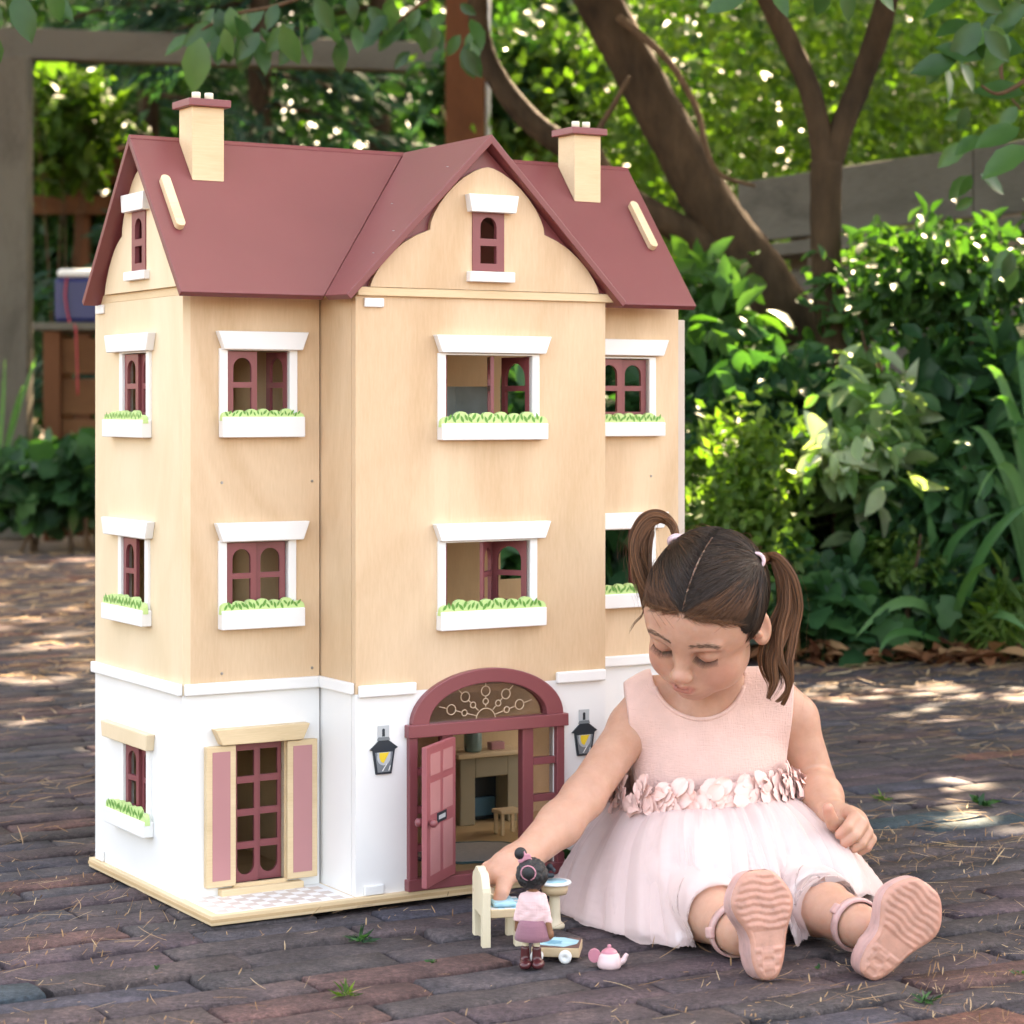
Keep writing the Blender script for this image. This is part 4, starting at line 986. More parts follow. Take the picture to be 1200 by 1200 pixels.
bL = bunch([tL, P(896, 655, 2.52), P(910, 656, 2.515), P(922, 678, 2.51), P(923, 708, 2.505), P(912, 742, 2.495), P(907, 772, 2.485), P(914, 800, 2.48), P(908, 822, 2.475)], [.006, .0080, .0105, .0130, .0135, .0125, .0105, .0075, .005], 1700, 5, .009)
for nm, arr in (('bunch', bR), ('bunch', bL)):
    K = arr.shape[1]; wc = np.ones(K); wc[-6:] = np.linspace(1, .25, 6)
    ribbons('hair_bunch', arr, np.full(len(arr), .00030), M['hairtail'], np.clip(RNG.normal(.50, .27, len(arr)), 0, 1), None, wc)
# flyaway hairs standing off the head and bunches
fly = []
for i in range(170):
    d = RNG.normal(size=3); d[2] = abs(d[2]) * .8 + .15; d /= np.linalg.norm(d); s_ = np.sign(d[0]); td = TAIL[int(s_) or 1] - CC; td = td / np.linalg.norm(td); path = []
    for u in np.linspace(0, 1, 7): e = d * (1 - u * .45) + td * u * .45; path.append(e / np.linalg.norm(e))
    fly.append(path)
fly = hls(on_cap(np.array(fly), np.tile(.001 + .006 * np.sin(np.linspace(0, 2.2, 7)) ** 2, 170) * np.repeat(RNG.uniform(.3, 1.3, 170), 7)))
ribbons('hair_strands', fly, np.full(170, .00013), M['hairtail'], RNG.uniform(.2, .9, 170), None, np.array([1, 1, 1, 1, .8, .6, .2]))
for arr in (bR, bL):
    q_ = arr[RNG.choice(len(arr), 46, False)].copy(); K = q_.shape[1]; q_ += (RNG.normal(size=(46, 1, 3)) * np.linspace(0, 1, K)[None, :, None] ** 1.5) * .011
    ribbons('hair_strands', q_, np.full(46, .00016), M['hairtail'], RNG.uniform(.2, 1, 46), None, np.linspace(1, .3, K))
# stray lock at the temple
ribbons('hair_strands', np.array([[tuple(P(758, 688 + j, 2.462)), tuple(P(757, 705 + j, 2.46)), tuple(P(752, 720 + j, 2.458)), tuple(P(744, 728 + j, 2.456)), tuple(P(737, 738 + j * 1.5, 2.455))] for j in (0, 1.2, 2.4, 3.2)]), np.full(4, .0004), M['hairtail'], np.array([.2, .3, .4, .3]), None, np.array([1, 1, .9, .7, .2]))
M['hairband'] = paint('pale_pink_hair_band', (0.72, 0.50, 0.52), .5, .08, 200, .2)
for t_, nx in ((tR, np.array(P(788, 616, 2.50))), (tL, np.array(P(896, 655, 2.52)))):
    d = Vector(nx - t_).normalized(); a = d.orthogonal().normalized(); b = d.cross(a); tubes = []
    for off in (.0015, .0045):
        c = Vector(t_) + d * off; pts_ = [c + (a * math.cos(2 * math.pi * i / 20) + b * math.sin(2 * math.pi * i / 20)) * .0078 for i in range(21)]; tubes.append(tube_arrays(pts_, [.0021] * 21, 8, cap=False))
    VV = np.vstack([x[0] for x in tubes]); FF_ = np.vstack([x[1] + i * len(tubes[0][0]) for i, x in enumerate(tubes)])
    glink('hair_band', np_mesh('hair_band', VV, FF_, True), M['hairband'])

# -- dress
def fabric(name, col, weave=900, rough=.85, amt=.5, sheen=.25, var=.06):
    m, n, b = newmat(name); t = noise(n, 40, 3); r = ramp(n, [(.3, tuple(c * (1 - var) for c in col)), (.7, tuple(min(1, c * (1 + var)) for c in col))]); n.links.new(t.outputs[0], r.inputs[0]); n.links.new(r.outputs[0], b.inputs['Base Color'])
    b.inputs['Roughness'].default_value = rough; b.inputs['Sheen Weight'].default_value = sheen
    g1 = noise(n, weave, 1, .5, stretch=(1, .3, .15)); g2 = noise(n, weave, 1, .5, stretch=(.15, .3, 1)); ad = node(n, 'ShaderNodeMath', operation='ADD'); n.links.new(g1.outputs[0], ad.inputs[0]); n.links.new(g2.outputs[0], ad.inputs[1]); bump(n, b, ad.outputs[0], amt, .0012)
    return m
M['knit'] = fabric('pink_knit', (0.70, 0.440, 0.375), 700, .85, .6)
M['petal'] = fabric('pink_petal_fabric', (0.86, 0.56, 0.49), 300, .8, .2)
M['lining'] = fabric('white_lace_lining', (0.80, 0.76, 0.755), 120, .85, .8, .2, .05)
def tulle():
    m, n, b = newmat('pink_tulle'); b.inputs['Base Color'].default_value = (0.86, 0.67, 0.630, 1); b.inputs['Roughness'].default_value = .7; b.inputs['Sheen Weight'].default_value = .3
    tp = node(n, 'ShaderNodeBsdfTransparent'); tr = node(n, 'ShaderNodeBsdfTranslucent'); tr.inputs[0].default_value = (0.84, 0.69, 0.66, 1)
    m1 = node(n, 'ShaderNodeMixShader'); m1.inputs[0].default_value = .35; n.links.new(b.outputs[0], m1.inputs[1]); n.links.new(tr.outputs[0], m1.inputs[2])
    # net: seen obliquely the threads close up, so folds read denser
    lw = node(n, 'ShaderNodeLayerWeight'); lw.inputs[0].default_value = .35; mr = node(n, 'ShaderNodeMapRange'); n.links.new(lw.outputs['Facing'], mr.inputs[0]); mr.inputs[3].default_value = .40; mr.inputs[4].default_value = .92
    m2 = node(n, 'ShaderNodeMixShader'); n.links.new(mr.outputs[0], m2.inputs[0]); n.links.new(tp.outputs[0], m2.inputs[1]); n.links.new(m1.outputs[0], m2.inputs[2])
    n.links.new(m2.outputs[0], n.nodes['Material Output'].inputs[0]); return m
M['tulle'] = tulle()
bod = SDF(); torso(bod, .0075); bod.pr.pop()
bod.cap(v3(768, 832, 2.565), v3(752, 836, 2.562), .040, .037, .02); bod.cap(v3(905, 830, 2.575), v3(926, 834, 2.575), .040, .036, .02)
lat = np.array((1.0, -.05, 0)); lat /= np.linalg.norm(lat)
NK = v3(822, 790, 2.50)
def bod_post(p, d):
    # armholes
    for s_, sh_, px in ((-1, RS, v3(736, 850, 2.56)), (1, LS_, v3(922, 850, 2.575))):
        d = np.maximum(d, s_ * (p - px) @ (np.array((1, 0, .10 * -s_))))
    # round neckline (front) measured in the picture plane of the chest
    nx = (p[:, 0] - NK[0]) / .0520; nz = (p[:, 2] - NK[2]) / .0500
    d = np.maximum(d, (1 - np.sqrt(nx ** 2 + nz ** 2)) * .047)
    d = np.maximum(d, (v3(830, 948, 2.53)[2] - p[:, 2]))
    # hollow
    d = np.maximum(d, -(d + .0032)) if False else d
    wr = .0016 * np.sin(p[:, 0] * 95 + 25 * p[:, 2]) * np.clip((.16 - p[:, 2]) / .06, 0, 1)
    return d + wr
Vb, Qb = surface_nets(bod, (.08, 2.44, .08), (.38, 2.70, .30), .0018, bod_post)
glink('bodice', np_mesh('bodice', Vb, Qb, True), M['knit'])
# neckline binding
pts_ = []
for i in range(29):
    a = R(200 + 140 * i / 28); x = NK[0] + .0532 * math.cos(a); z = NK[2] + .0512 * math.sin(a)
    ys = np.linspace(2.42, 2.62, 300); d = bod.ev(np.stack([np.full(300, x), ys, np.full(300, z)], 1)); k = np.argmax(d < .0); pts_.append((x, ys[k] if d[k] < 0 else 2.56, z))
V_, F_, T_ = tube_arrays(pts_, [.0024] * 29, 8); glink('neck_binding', np_mesh('neck_binding', V_, [F_, T_], True), M['knit'])
# skirt: waist ring -> mid -> hem, closed round the back
SK = [((730, 932, 2.58), (694, 985, 2.62), (664, 1041, 2.58)), ((727, 937, 2.53), (682, 1000, 2.52), (653, 1072, 2.447)), ((745, 946, 2.492), (712, 1015, 2.440), (700, 1092, 2.364)),
      ((775, 950, 2.477), (752, 1000, 2.400), (750, 1108, 2.303)), ((800, 951, 2.472), (790, 988, 2.370), (806, 1117, 2.271)), ((825, 950, 2.470), (828, 990, 2.360), (826, 1074, 2.290)),
      ((850, 946, 2.472), (864, 990, 2.370), (868, 1062, 2.292)), ((872, 943, 2.478), (892, 986, 2.385), (917, 1072, 2.290)), ((890, 940, 2.486), (915, 984, 2.395), (937, 1113, 2.285)), ((908, 937, 2.498), (945, 985, 2.400), (968, 1070, 2.315)),
      ((924, 934, 2.515), (985, 990, 2.420), (1008, 1052, 2.345)), ((934, 929, 2.545), (986, 985, 2.490), (1030, 1054, 2.520)), ((932, 922, 2.590), (972, 975, 2.610), (1000, 1024, 2.660)), ((875, 912, 2.630), (890, 970, 2.700), (900, 1004, 2.755)), ((790, 912, 2.635), (770, 972, 2.710), (760, 1006, 2.755))]
def ring_interp(A, n):
    A = np.array(A); m = len(A); out = []
    for i in range(n):
        t = i / n * m; k = int(t); f = t - k; p0, p1, p2, p3 = A[(k - 1) % m], A[k % m], A[(k + 1) % m], A[(k + 2) % m]
        out.append(.5 * (2 * p1 + (p2 - p0) * f + (2 * p0 - 5 * p1 + 4 * p2 - p3) * f * f + (3 * p1 - p0 - 3 * p2 + p3) * f ** 3))
    return np.array(out)
def skirt_mesh(name, scale, hemk, fold, seed, mat, clear=.006, NA=300, NR=44):
    rg = np.random.default_rng(seed)
    Wr = ring_interp([tuple(P(*a[0])) for a in SK], NA); Mr = ring_interp([tuple(P(*a[1])) for a in SK], NA); Hr = ring_interp([tuple(P(*a[2])) for a in SK], NA)
    ctr = Wr.mean(0); axis = np.array((ctr[0], ctr[1] - .02, 0))
    ph = np.linspace(0, 2 * np.pi, NA, endpoint=False); f1 = np.zeros(NA); f2 = np.zeros(NA)
    for k in range(14): f1 += rg.normal() * np.sin(ph * (5 + 1.7 * k) + rg.random() * 6.28) / (1 + .08 * k)
    for k in range(10): f2 += rg.normal() * np.sin(ph * (40 + 9 * k) + rg.random() * 6.28)
    f1 /= f1.std(); f2 /= f2.std(); V = []; env = .55 + .75 * (.5 + .5 * np.sin(ph * 3 + 1.1)) * (.5 + .5 * np.sin(ph * 7.0 + .4)) * 1.6
    hl_ = 1 + .004 * f2 + .012 * f1
    for j in range(NR):
        t = j / (NR - 1) * hemk; te = t * hl_ if j else np.full(NA, t)
        te = te[:, None]
        p = Wr * (1 - te) ** 2 + (2 * Mr - .5 * (Wr + Hr)) * 2 * te * (1 - te) + Hr * te ** 2
        out = p - axis; out[:, 2] = .04; out /= np.linalg.norm(out, axis=1, keepdims=True); out[:, 2] += .6; out /= np.linalg.norm(out, axis=1, keepdims=True)
        amp = fold * (.0011 + .0042 * t) * env
        p = p + out * ((f1 * (1 - .5 * t) + np.roll(f1, int(17 * t)) * .5 * t + np.roll(f1, 60) * .6 * t + f2 * .12) * amp - scale)[:, None]
        p[:, 2] = np.maximum(p[:, 2], .0035 + .002 * rg.random())
        for _ in range(5):
            e_ = legs.ev(p); need = e_ < clear
            if not need.any(): break
            q_ = p[need]; g_ = np.stack([legs.ev(q_ + dv) - legs.ev(q_ - dv) for dv in np.eye(3) * .001], 1); g_[:, 2] = np.abs(g_[:, 2]) + .15 * np.linalg.norm(g_, axis=1); g_ /= np.linalg.norm(g_, axis=1, keepdims=True) + 1e-9; p[need] = q_ + g_ * (clear - e_[need])[:, None]
        V.append(p)
    # frill turning inwards at the hem
    V = np.vstack(V); F = np.array([(j * NA + i, j * NA + (i + 1) % NA, (j + 1) * NA + (i + 1) % NA, (j + 1) * NA + i) for j in range(NR - 1) for i in range(NA)])
    return glink(name, np_mesh(name, V, F, True), mat)
skirt_mesh('skirt', -.0030, 1.0, 1.0, 11, M['tulle'], .0065); skirt_mesh('skirt', .000, .975, .9, 12, M['tulle'], .0050); skirt_mesh('skirt_lining', .0045, .945, .55, 13, M['lining'], .0032)
# fabric petals round the waist
PV = []; PF = []; vo = 0
Wr = ring_interp([tuple(P(*a[0])) for a in SK], 240)
def petal(c, nrm, up, size, rg):
    global vo
    n_ = nrm / np.linalg.norm(nrm); a = np.cross(up, n_); a /= np.linalg.norm(a); b = np.cross(n_, a)
    th = rg.random() * 6.28; a, b = a * math.cos(th) + b * math.sin(th), -a * math.sin(th) + b * math.cos(th)
    tilt = rg.uniform(.02, .55); d = b * math.cos(tilt) + n_ * math.sin(tilt); nn_ = np.cross(a, d); cup = rg.uniform(-.4, .5); nu, nv = 7, 6
    for j in range(nv):
        v = j / (nv - 1); wdt = .60 * math.sin(math.pi * (.10 + .84 * v ** 1.25)) ** .55
        for i in range(nu):
            u = i / (nu - 1) - .5; p = c + size * (a * u * 2 * wdt * .8 + d * v - nn_ * (cup * (u * 2) ** 2 * .4 + .35 * v * v) + nn_ * rg.normal(0, .012) + n_ * .07 * math.sin(u * 7 + th) * v); PV.append(p)
    PF.extend([(vo + j * nu + i, vo + j * nu + i + 1, vo + (j + 1) * nu + i + 1, vo + (j + 1) * nu + i) for j in range(nv - 1) for i in range(nu - 1)]); vo += nu * nv
rg = np.random.default_rng(21)
for i in range(560):
    k = int(rg.integers(0, 240)); p = Wr[k] + np.array((0, 0, rg.uniform(-.006, .020))); out = Wr[k] - Wr.mean(0); out[2] = 0; out /= np.linalg.norm(out)
    petal(p + out * rg.uniform(.001, .008), out + np.array((0, 0, .25)), np.array((0, 0, 1.)), rg.uniform(.013, .022), rg)
glink('fabric_flowers', np_mesh('fabric_flowers', np.array(PV), np.array(PF), True), M['petal'])

# -- shoes
def shoemat(name, col, trans=.0):
    m, n, b = newmat(name); t = noise(n, 60, 4, .6); r = ramp(n, [(.28, tuple(c * .72 for c in col)), (.45, tuple(c * .94 for c in col)), (.7, tuple(min(1, c * 1.12) for c in col))]); n.links.new(t.outputs[0], r.inputs[0]); n.links.new(r.outputs[0], b.inputs['Base Color'])
    b.inputs['Roughness'].default_value = .42; b.inputs['Subsurface Weight'].default_value = .3; b.inputs['Subsurface Radius'].default_value = (1, .5, .4); b.inputs['Subsurface Scale'].default_value = .004
    t2 = noise(n, 350, 3); bump(n, b, t2.outputs[0], .25, .0006); return m
M['shoe'] = shoemat('pink_rubber', (0.60, 0.36, 0.33)); M['sole'] = shoemat('salmon_rubber_sole', (0.53, 0.255, 0.185))
def shoe(heel, toe, nrm, flip, ankle, knee, w=1.0):
    """heel, toe: ends of the sole in space; nrm: direction the sole faces"""
    heel, toe, nrm = (np.array(x, dtype=float) for x in (heel, toe, nrm)); b = toe - heel; L = np.linalg.norm(b); b /= L; n_ = nrm - b * (nrm @ b); n_ /= np.linalg.norm(n_); a = np.cross(b, n_) * flip
    def outline(k=1.0, n=56):
        pts = []
        for i in range(n):
            th = 2 * math.pi * i / n; y = -math.cos(th) * .5 + .5; s_ = math.sin(th)
            hw = (.150 + .085 * y + .075 * math.exp(-((y - .72) / .22) ** 2) - .045 * math.exp(-((y - .40) / .16) ** 2 ) * (1 if s_ < 0 else .25)) * L * w * 1.16
            prof = abs(s_) ** .62; off = .018 * L * math.sin(y * 3.1)
            pts.append((math.copysign(prof, s_) * hw * k + off, (.5 + (y - .5) * (1 - (1 - k) * .5)) * L))
        return np.array(pts)
    def pt(xy, h): return heel + a * xy[0] + b * xy[1] - n_ * h
    # levels from the sole face inwards towards the foot: (scale, depth)
    levels = [(.90, 0.0), (.97, .0012), (1.0, .004), (1.0, .012), (.985, .0135), (.99, .016), (.99, .026), (.92, .036), (.78, .046), (.58, .053), (.30, .057), (.05, .058)]
    V = []; n = 56
    base = outline()
    for li, (k, h) in enumerate(levels):
        o = outline(k)
        for i in range(n):
            y = o[i][1] / L; hh = h
            if li >= 6:   # the upper is lower at the toe and open towards the heel/ankle
                hh = .016 + (h - .016) * (.62 + .55 * max(0, .75 - y)) * (1.0 if y > .25 else .9)
            V.append(pt(o[i], hh))
    F = np.array([(j * n + i, j * n + (i + 1) % n, (j + 1) * n + (i + 1) % n, (j + 1) * n + i) for j in range(len(levels) - 1) for i in range(n)]); 
    if flip < 0: F = F[:, ::-1]
    up = glink('shoe', np_mesh('shoe', np.array(V)[2 * n:], F[2 * n:] - 2 * n, True), M['shoe'])
    # sole cap with tread ribs (real relief)
    nu, nv = 45, 81; SV = []; idx = -np.ones((nv, nu), dtype=int)
    for j in range(nv):
        y = j / (nv - 1)
        th = math.acos(np.clip(1 - 2 * y, -1, 1))
        xr = np.interp(y, base[:29, 1] / L, base[:29, 0]); xl = np.interp(y, base[28:, 1][::-1] / L, base[28:, 0][::-1]) if y > .001 else xr
        xl = np.interp(y, np.append(base[28:, 1], base[0, 1])[::-1] / L, np.append(base[28:, 0], base[0, 0])[::-1])
        for i in range(nu):
            u = i / (nu - 1); x = xl + (xr - xl) * u; e = min(u, 1 - u) * (xr - xl); ed = min(e, y * L, (1 - y) * L)
            rib = 0
            if ed > .004:
                if y > .46: rib = .0006 * (1 if math.sin((y * L * 900 + 1.1 * math.sin(x * 210) + x * 60)) > -.1 else -.25)
                elif y < .30: rib = .0006 * (1 if math.sin(y * L * 560 + .6) * math.cos(x * 260) > -.15 else -.3)
                else: rib = -.0008
            rnd = -.004 * math.exp(-ed / .0022)
            SV.append(heel + a * x + b * (y * L) + n_ * (rib + rnd))
    SF = np.array([(j * nu + i, j * nu + i + 1, (j + 1) * nu + i + 1, (j + 1) * nu + i) for j in range(nv - 1) for i in range(nu - 1)])
    glink('shoe_sole', np_mesh('shoe_sole', np.array(SV), SF, True), M['sole'])
    # ankle strap and instep strap with a buckle
    ank = np.array(ankle)
    ax_ = np.array(knee) - ank; ax_ /= np.linalg.norm(ax_); e1 = np.cross(ax_, n_); e1 /= np.linalg.norm(e1); e2 = np.cross(ax_, e1); VV = []
    for i in range(28):
        t = 2 * math.pi * i / 28
        for (dr, dz) in ((.0225, -.0045), (.0250, -.0050), (.0258, 0), (.0250, .0050), (.0225, .0045)): VV.append(ank + ax_ * (.014 + dz) + (e1 * math.cos(t) + e2 * math.sin(t)) * (dr + .0018))
    FF_ = np.array([(i * 5 + k, i * 5 + k + 1, ((i + 1) % 28) * 5 + k + 1, ((i + 1) % 28) * 5 + k) for i in range(28) for k in range(4)]); glink('shoe_strap', np_mesh('shoe_strap', np.array(VV), FF_, True), M['shoe'])
    c = ank + ax_ * .014 - a * .0265
    bm = bmesh.new(); mt = Matrix(((a[0], b[0], n_[0], c[0]), (a[1], b[1], n_[1], c[1]), (a[2], b[2], n_[2], c[2]), (0, 0, 0, 1)))
    bmesh.ops.create_cube(bm, size=1, matrix=mt @ Matrix.Diagonal((.006, .011, .013, 1))); me_ = bpy.data.meshes.new('buckle'); bm.to_mesh(me_); bm.free(); o = glink('shoe_buckle', me_, M['shoe'], None, False); bev(o, .0018)
shoe(P(903, 1149, 2.150), P(889, 1019, 2.168), (.30, -.95, .02), 1, RA, RK)
shoe(P(1016, 1146, 2.158), P(1090, 1037, 2.178), (.06, -.97, -.10), 1, LA, LK, 1.0)
# ------------------------------------------------------------------ toys on the bricks
def ground_at(px, py): Y = CAMZ * FPX / (py - 480); return Vector(((px - 600) * Y / FPX, Y, 0))
M['toywood'] = wood('pale_toy_wood', (0.66, 0.54, 0.37), (0.76, 0.66, 0.48), (10, 10, 1.2), 14, .5, .3)
M['toyside'] = wood('toy_plywood_edge', (0.48, 0.33, 0.19), (0.62, 0.46, 0.29), (1.2, 10, 10), 20, .55, .4)
M['bluepr'] = paint('pale_blue_print', (0.28, 0.52, 0.60), .5, .12, 90, 0)
M['bluedk'] = paint('mid_blue_print', (0.10, 0.30, 0.40), .5, .1, 90, 0)
M['brownpr'] = paint('brown_print', (0.12, 0.06, 0.05), .5, .1, 90, 0)
M['white2'] = paint('toy_white', (0.76, 0.76, 0.74), .45, .03, 90, 0)
ch = empty('toy_chair', (-.0298, 2.290, 0), R(11), 'cream wooden toy chair with scalloped back and blue checked seat', 'toy chair')
pr = [(0, 0), (.011, 0), (.011, .030), (.049, .030), (.049, 0), (.060, 0), (.060, .052)]
for i in range(15):
    t = i / 14; a = math.pi * t; pr.append((.030 + .030 * math.cos(a), .054 + .021 * math.sin(a) + .0011 * abs(math.sin(a * 3.5)) * 2))
pr.append((0, .052))
bev(from_bm('backrest', plate(pr, [], (0, 0, 0), Vv, Z, .0085), M['toywood'], ch), .0012)
boxo('seat', (.0088, .001, .0300), (.0460, .059, .0385), M['toyside'], ch, .001)
boxo('seat_print', (.0092, .003, .0384), (.0456, .057, .0390), M['white2'], ch, 0)
bm = bmesh.new()
for i in range(5):
    for j in range(7):
        if (i + j) % 2: box(bm, (.0095 + i * .0072, .0035 + j * .0076, .0389), (.0095 + i * .0072 + .0070, .0035 + j * .0076 + .0074, .0393))
from_bm('check_print', bm, M['bluepr'], ch)
for y in (.002, .047): boxo('leg', (.0340, y, 0), (.0455, y + .011, .0299), M['toywood'], ch, .001)
pw = bev(boxo('toy_cushion', (-.012, -.019, 0), (.012, .017, .0050), M['bluepr'], None, 0), .003, 3); pw.location = ch.matrix_basis @ Vector((.0245, .024, .0395)); pw.rotation_euler = (0, 0, R(11)); tag(pw, 'pale blue toy cushion lying on the toy chair seat', 'cushion')
blk = bev(boxo('toy_block', (-.008, -.008, -.005), (.008, .008, .005), M['toywood'], None, 0), .001); blk.location = P(577, 1050, 2.326); blk.rotation_euler = (.4, .55, .3); tag(blk, 'tiny cream wooden block pinched in the girl\'s reaching hand', 'block')
# doll, seen from behind
M['dhair'] = paint('black_doll_hair', (0.012, 0.012, 0.013), .55, .3, 300, .8)
M['dskin'] = paint('brown_doll_skin', (0.24, 0.105, 0.05), .5, .05, 60, 0)
M['djack'] = fabric('doll_pink_jacket', (0.72, 0.47, 0.46), 500, .8, .5)
M['dskirt'] = fabric('doll_mauve_skirt', (0.26, 0.105, 0.135), 500, .8, .3)
M['dboot'] = paint('dark_red_doll_boot', (0.085, 0.018, 0.020), .25, .1, 80, 0)
M['dbow'] = fabric('doll_pink_bow', (0.55, 0.22, 0.27), 500, .8, .3)
doll = empty('toy_doll', (.0205, 2.2120, 0), R(-14), 'little doll with black hair and pink jacket seen from behind', 'doll')
def sd(name, S, lo, hi, h, mat, parent, post=None):
    V, Q = surface_nets(S, lo, hi, h, post); return link(name, np_mesh(name, V, Q, True), mat, parent)
S = SDF(); hc = np.array((-.001, 0, .0915)); S.ell(hc, (.0155, .0150, .0150), .003)
rg = np.random.default_rng(4)
for i in range(120):
    d = rg.normal(size=3); d /= np.linalg.norm(d)
    if d[1] > .55: continue
    S.ell(hc + d * .0142, (.0021, .0021, .0021), .0012)
S.ell(hc + np.array((.000, -.0135, .0040)), (.0072, .0055, .0068), .002); S.ell(hc + np.array((-.0115, .000, .0195)), (.0062, .006, .0062), .002)
sd('hair', S, (-.026, -.026, .068), (.022, .022, .124), .0008, M['dhair'], doll)
S = SDF(); S.ell(hc + np.array((0, .0035, -.003)), (.0138, .0135, .0142), .003); S.cap((0, 0, .08), (0, 0, .066), .005, .005, .003); S.cap((.0155, -.002, .046), (.0175, -.002, .0355), .0032, .0030, .002); S.ell((.0178, -.002, .0335), (.0036, .003, .0042), .002); S.cap((-.0155, .002, .046), (-.0165, .004, .0355), .0032, .0030, .002)
sd('body', S, (-.03, -.03, .026), (.03, .03, .12), .0009, M['dskin'], doll)
S = SDF(); S.ell((0, 0, .060), (.0145, .0115, .0165), .004); S.ell((0, 0, .050), (.0135, .0115, .0110), .004)
for s in (-1, 1): S.cap((.0100 * s, 0, .0690), (.0150 * s, -.001, .0470), .0042, .0044, .002)
def jp(p, d): return np.maximum(d, np.maximum(.0435 - .12 * p[:, 0] - p[:, 2], 0 * d - 1)) + .0003 * np.sin(p[:, 0] * 420 + 2 * np.sin(p[:, 2] * 300))
sd('jacket', S, (-.03, -.03, .035), (.03, .03, .085), .0008, M['djack'], doll, jp)
lathe('skirt', [(0.0, .049), (.0125, .048), (.0150, .042), (.0172, .034), (.0182, .0285), (.0176, .0282), (.015, .033), (0, .036)], M['dskirt'], doll, 28)
for s in (-1, 1):
    lathe('leg', [(0, .010), (.0032, .0105), (.0034, .033), (0, .0335)], M['toywood'], doll, 12, (.0058 * s - .002, .0, 0))
    S = SDF(); S.cap((.0058 * s - .002, 0, .0185), (.0058 * s - .002, 0, .0060), .0044, .0048, .002); S.ell((.0058 * s - .002 + .002, -.0045 + .002 * s, .0046), (.0062, .0098, .0048), .003)
    sd('boot', S, (-.022, -.026, -.003), (.022, .016, .026), .0007, M['dboot'], doll, lambda p, d: np.maximum(d, .0002 - p[:, 2]))
tubes = []
c = Vector(hc) + Vector((0, -.0140, .0040))
tubes.append(tube_arrays([c + Vector((.0072 * math.cos(i * .35), -.0012, .0068 * math.sin(i * .35))) for i in range(19)], [.0008] * 19, 6)); join_tubes('hair_ring', tubes, M['dbow'], doll)
S = SDF(); bc = hc + np.array((-.0068, -.002, .0150)); S.ell(bc, (.0025, .0025, .0025), .002)
for dx_, dz_ in ((.006, .005), (-.006, -.004), (.0075, .000), (-.001, .0075)): S.ell(bc + np.array((dx_ * .6, -.001, dz_ * .6)), (.0014 + abs(dx_) * .28, .0012, .0011 + abs(dz_) * .3), .0015)
sd('bow', S, bc - .014, bc + .014, .0007, M['dbow'], doll)
# wash stand
sg = ground_at(650, 1087)
sk = empty('toy_washbasin', sg, R(20), 'cream toy pedestal washbasin with blue water and black tap', 'washbasin')
lathe('pedestal', [(0, .0), (.0105, .0), (.0108, .003), (.0085, .0055), (.0068, .007), (.0062, .012), (.0056, .034), (.0060, .0355), (0, .0355)], M['toywood'], sk, 24)
lathe('basin', [(0, .0355), (.0125, .0358), (.0140, .040), (.0145, .046), (0, .046)], M['toyside'], sk, 28); lathe('rim', [(0, .0460), (.0170, .0461), (.0178, .0475), (.0172, .0490), (.0135, .0491), (0, .0488)], M['white2'], sk, 28); lathe('water', [(0, .0494), (.0128, .0493), (.0128, .0489)], M['bluepr'], sk, 24)
S = SDF(); S.cap((-.006, .010, .049), (-.006, .010, .058), .0024, .0022, .001); S.cap((-.006, .010, .058), (-.004, .004, .064), .0028, .0030, .002); S.cap((-.004, .004, .064), (-.002, -.003, .061), .0026, .0022, .002); S.cap((-.012, .010, .053), (.001, .010, .053), .0026, .0026, .001)
sd('tap', S, (-.02, -.012, .045), (.012, .02, .072), .0007, M['black'], sk)
# little cart
cg = ground_at(654, 1127)
ct = empty('toy_cart', cg + Vector((0, .004, 0)), R(-6), 'wooden toy cart with blue patterned top and one white wheel showing', 'toy cart')
boxo('body', (-.026, -.006, .0048), (.0215, .036, .0142), M['toyside'], ct, .0008); boxo('top_print', (-.0255, -.0055, .0141), (.0210, .0355, .0147), M['brownpr'], ct, 0)
from_bm('blue_print', plate([(-.025, .004), (.006, -.004), (.018, .010), (.019, .024), (.004, .035), (-.025, .035)], [], (0, 0, .0147), U, Vv, .0003), M['bluepr'], ct)
from_bm('blue_print', plate([(-.006 + .011 * math.cos(i * .6283) * (1 if i % 2 else .7), .014 + .008 * math.sin(i * .6283)) for i in range(10)], [], (0, 0, .0150), U, Vv, .0002), M['bluedk'], ct)
for (x, y) in ((.008, -.0105), (-.020, -.0105), (.008, .0405), (-.020, .0405)):
    w_ = lathe('wheel', [(0.0012, -.0034), (.0052, -.0034), (.0064, -.0024), (.0064, .0024), (.0052, .0034), (.0016, .0034), (.0014, .0022), (0, .0022)], M['white2'], ct, 20, (x, y, .0064)); w_.rotation_euler = (R(90), 0, 0)
# teapot
M['tea1'] = paint('pale_pink_enamel', (0.70, 0.50, 0.50), .3, .04, 90, 0); M['tea2'] = paint('rose_enamel', (0.52, 0.19, 0.24), .3, .04, 90, 0)
tp = empty('toy_teapot', ground_at(714, 1134), R(0), 'tiny pink toy teapot with rose lid standing on the bricks', 'teapot')
lathe('pot', [(0, 0), (.0105, 0), (.0118, .002), (.0120, .006), (.0098, .0125), (.0078, .0150), (0, .0152)], M['tea1'], tp, 28)
lathe('lid', [(.0082, .0148), (.0070, .0168), (.0040, .0188), (.0016, .0196), (.0022, .0212), (.0014, .0226), (0, .0228)], M['tea2'], tp, 24)
tube('spout', [(.0090, 0, .0045), (.0135, 0, .0070), (.0155, 0, .0105), (.0175, 0, .0135)], [.0034, .0030, .0024, .0020], M['tea1'], tp, 12)
bev(from_bm('handle', plate([(-.0145 + .0062 * math.cos(i * .3927), .0120 + .0068 * math.sin(i * .3927)) for i in range(16)], [], (0, .0018, 0), U, Z, .0036), M['tea2'], tp), .0008)
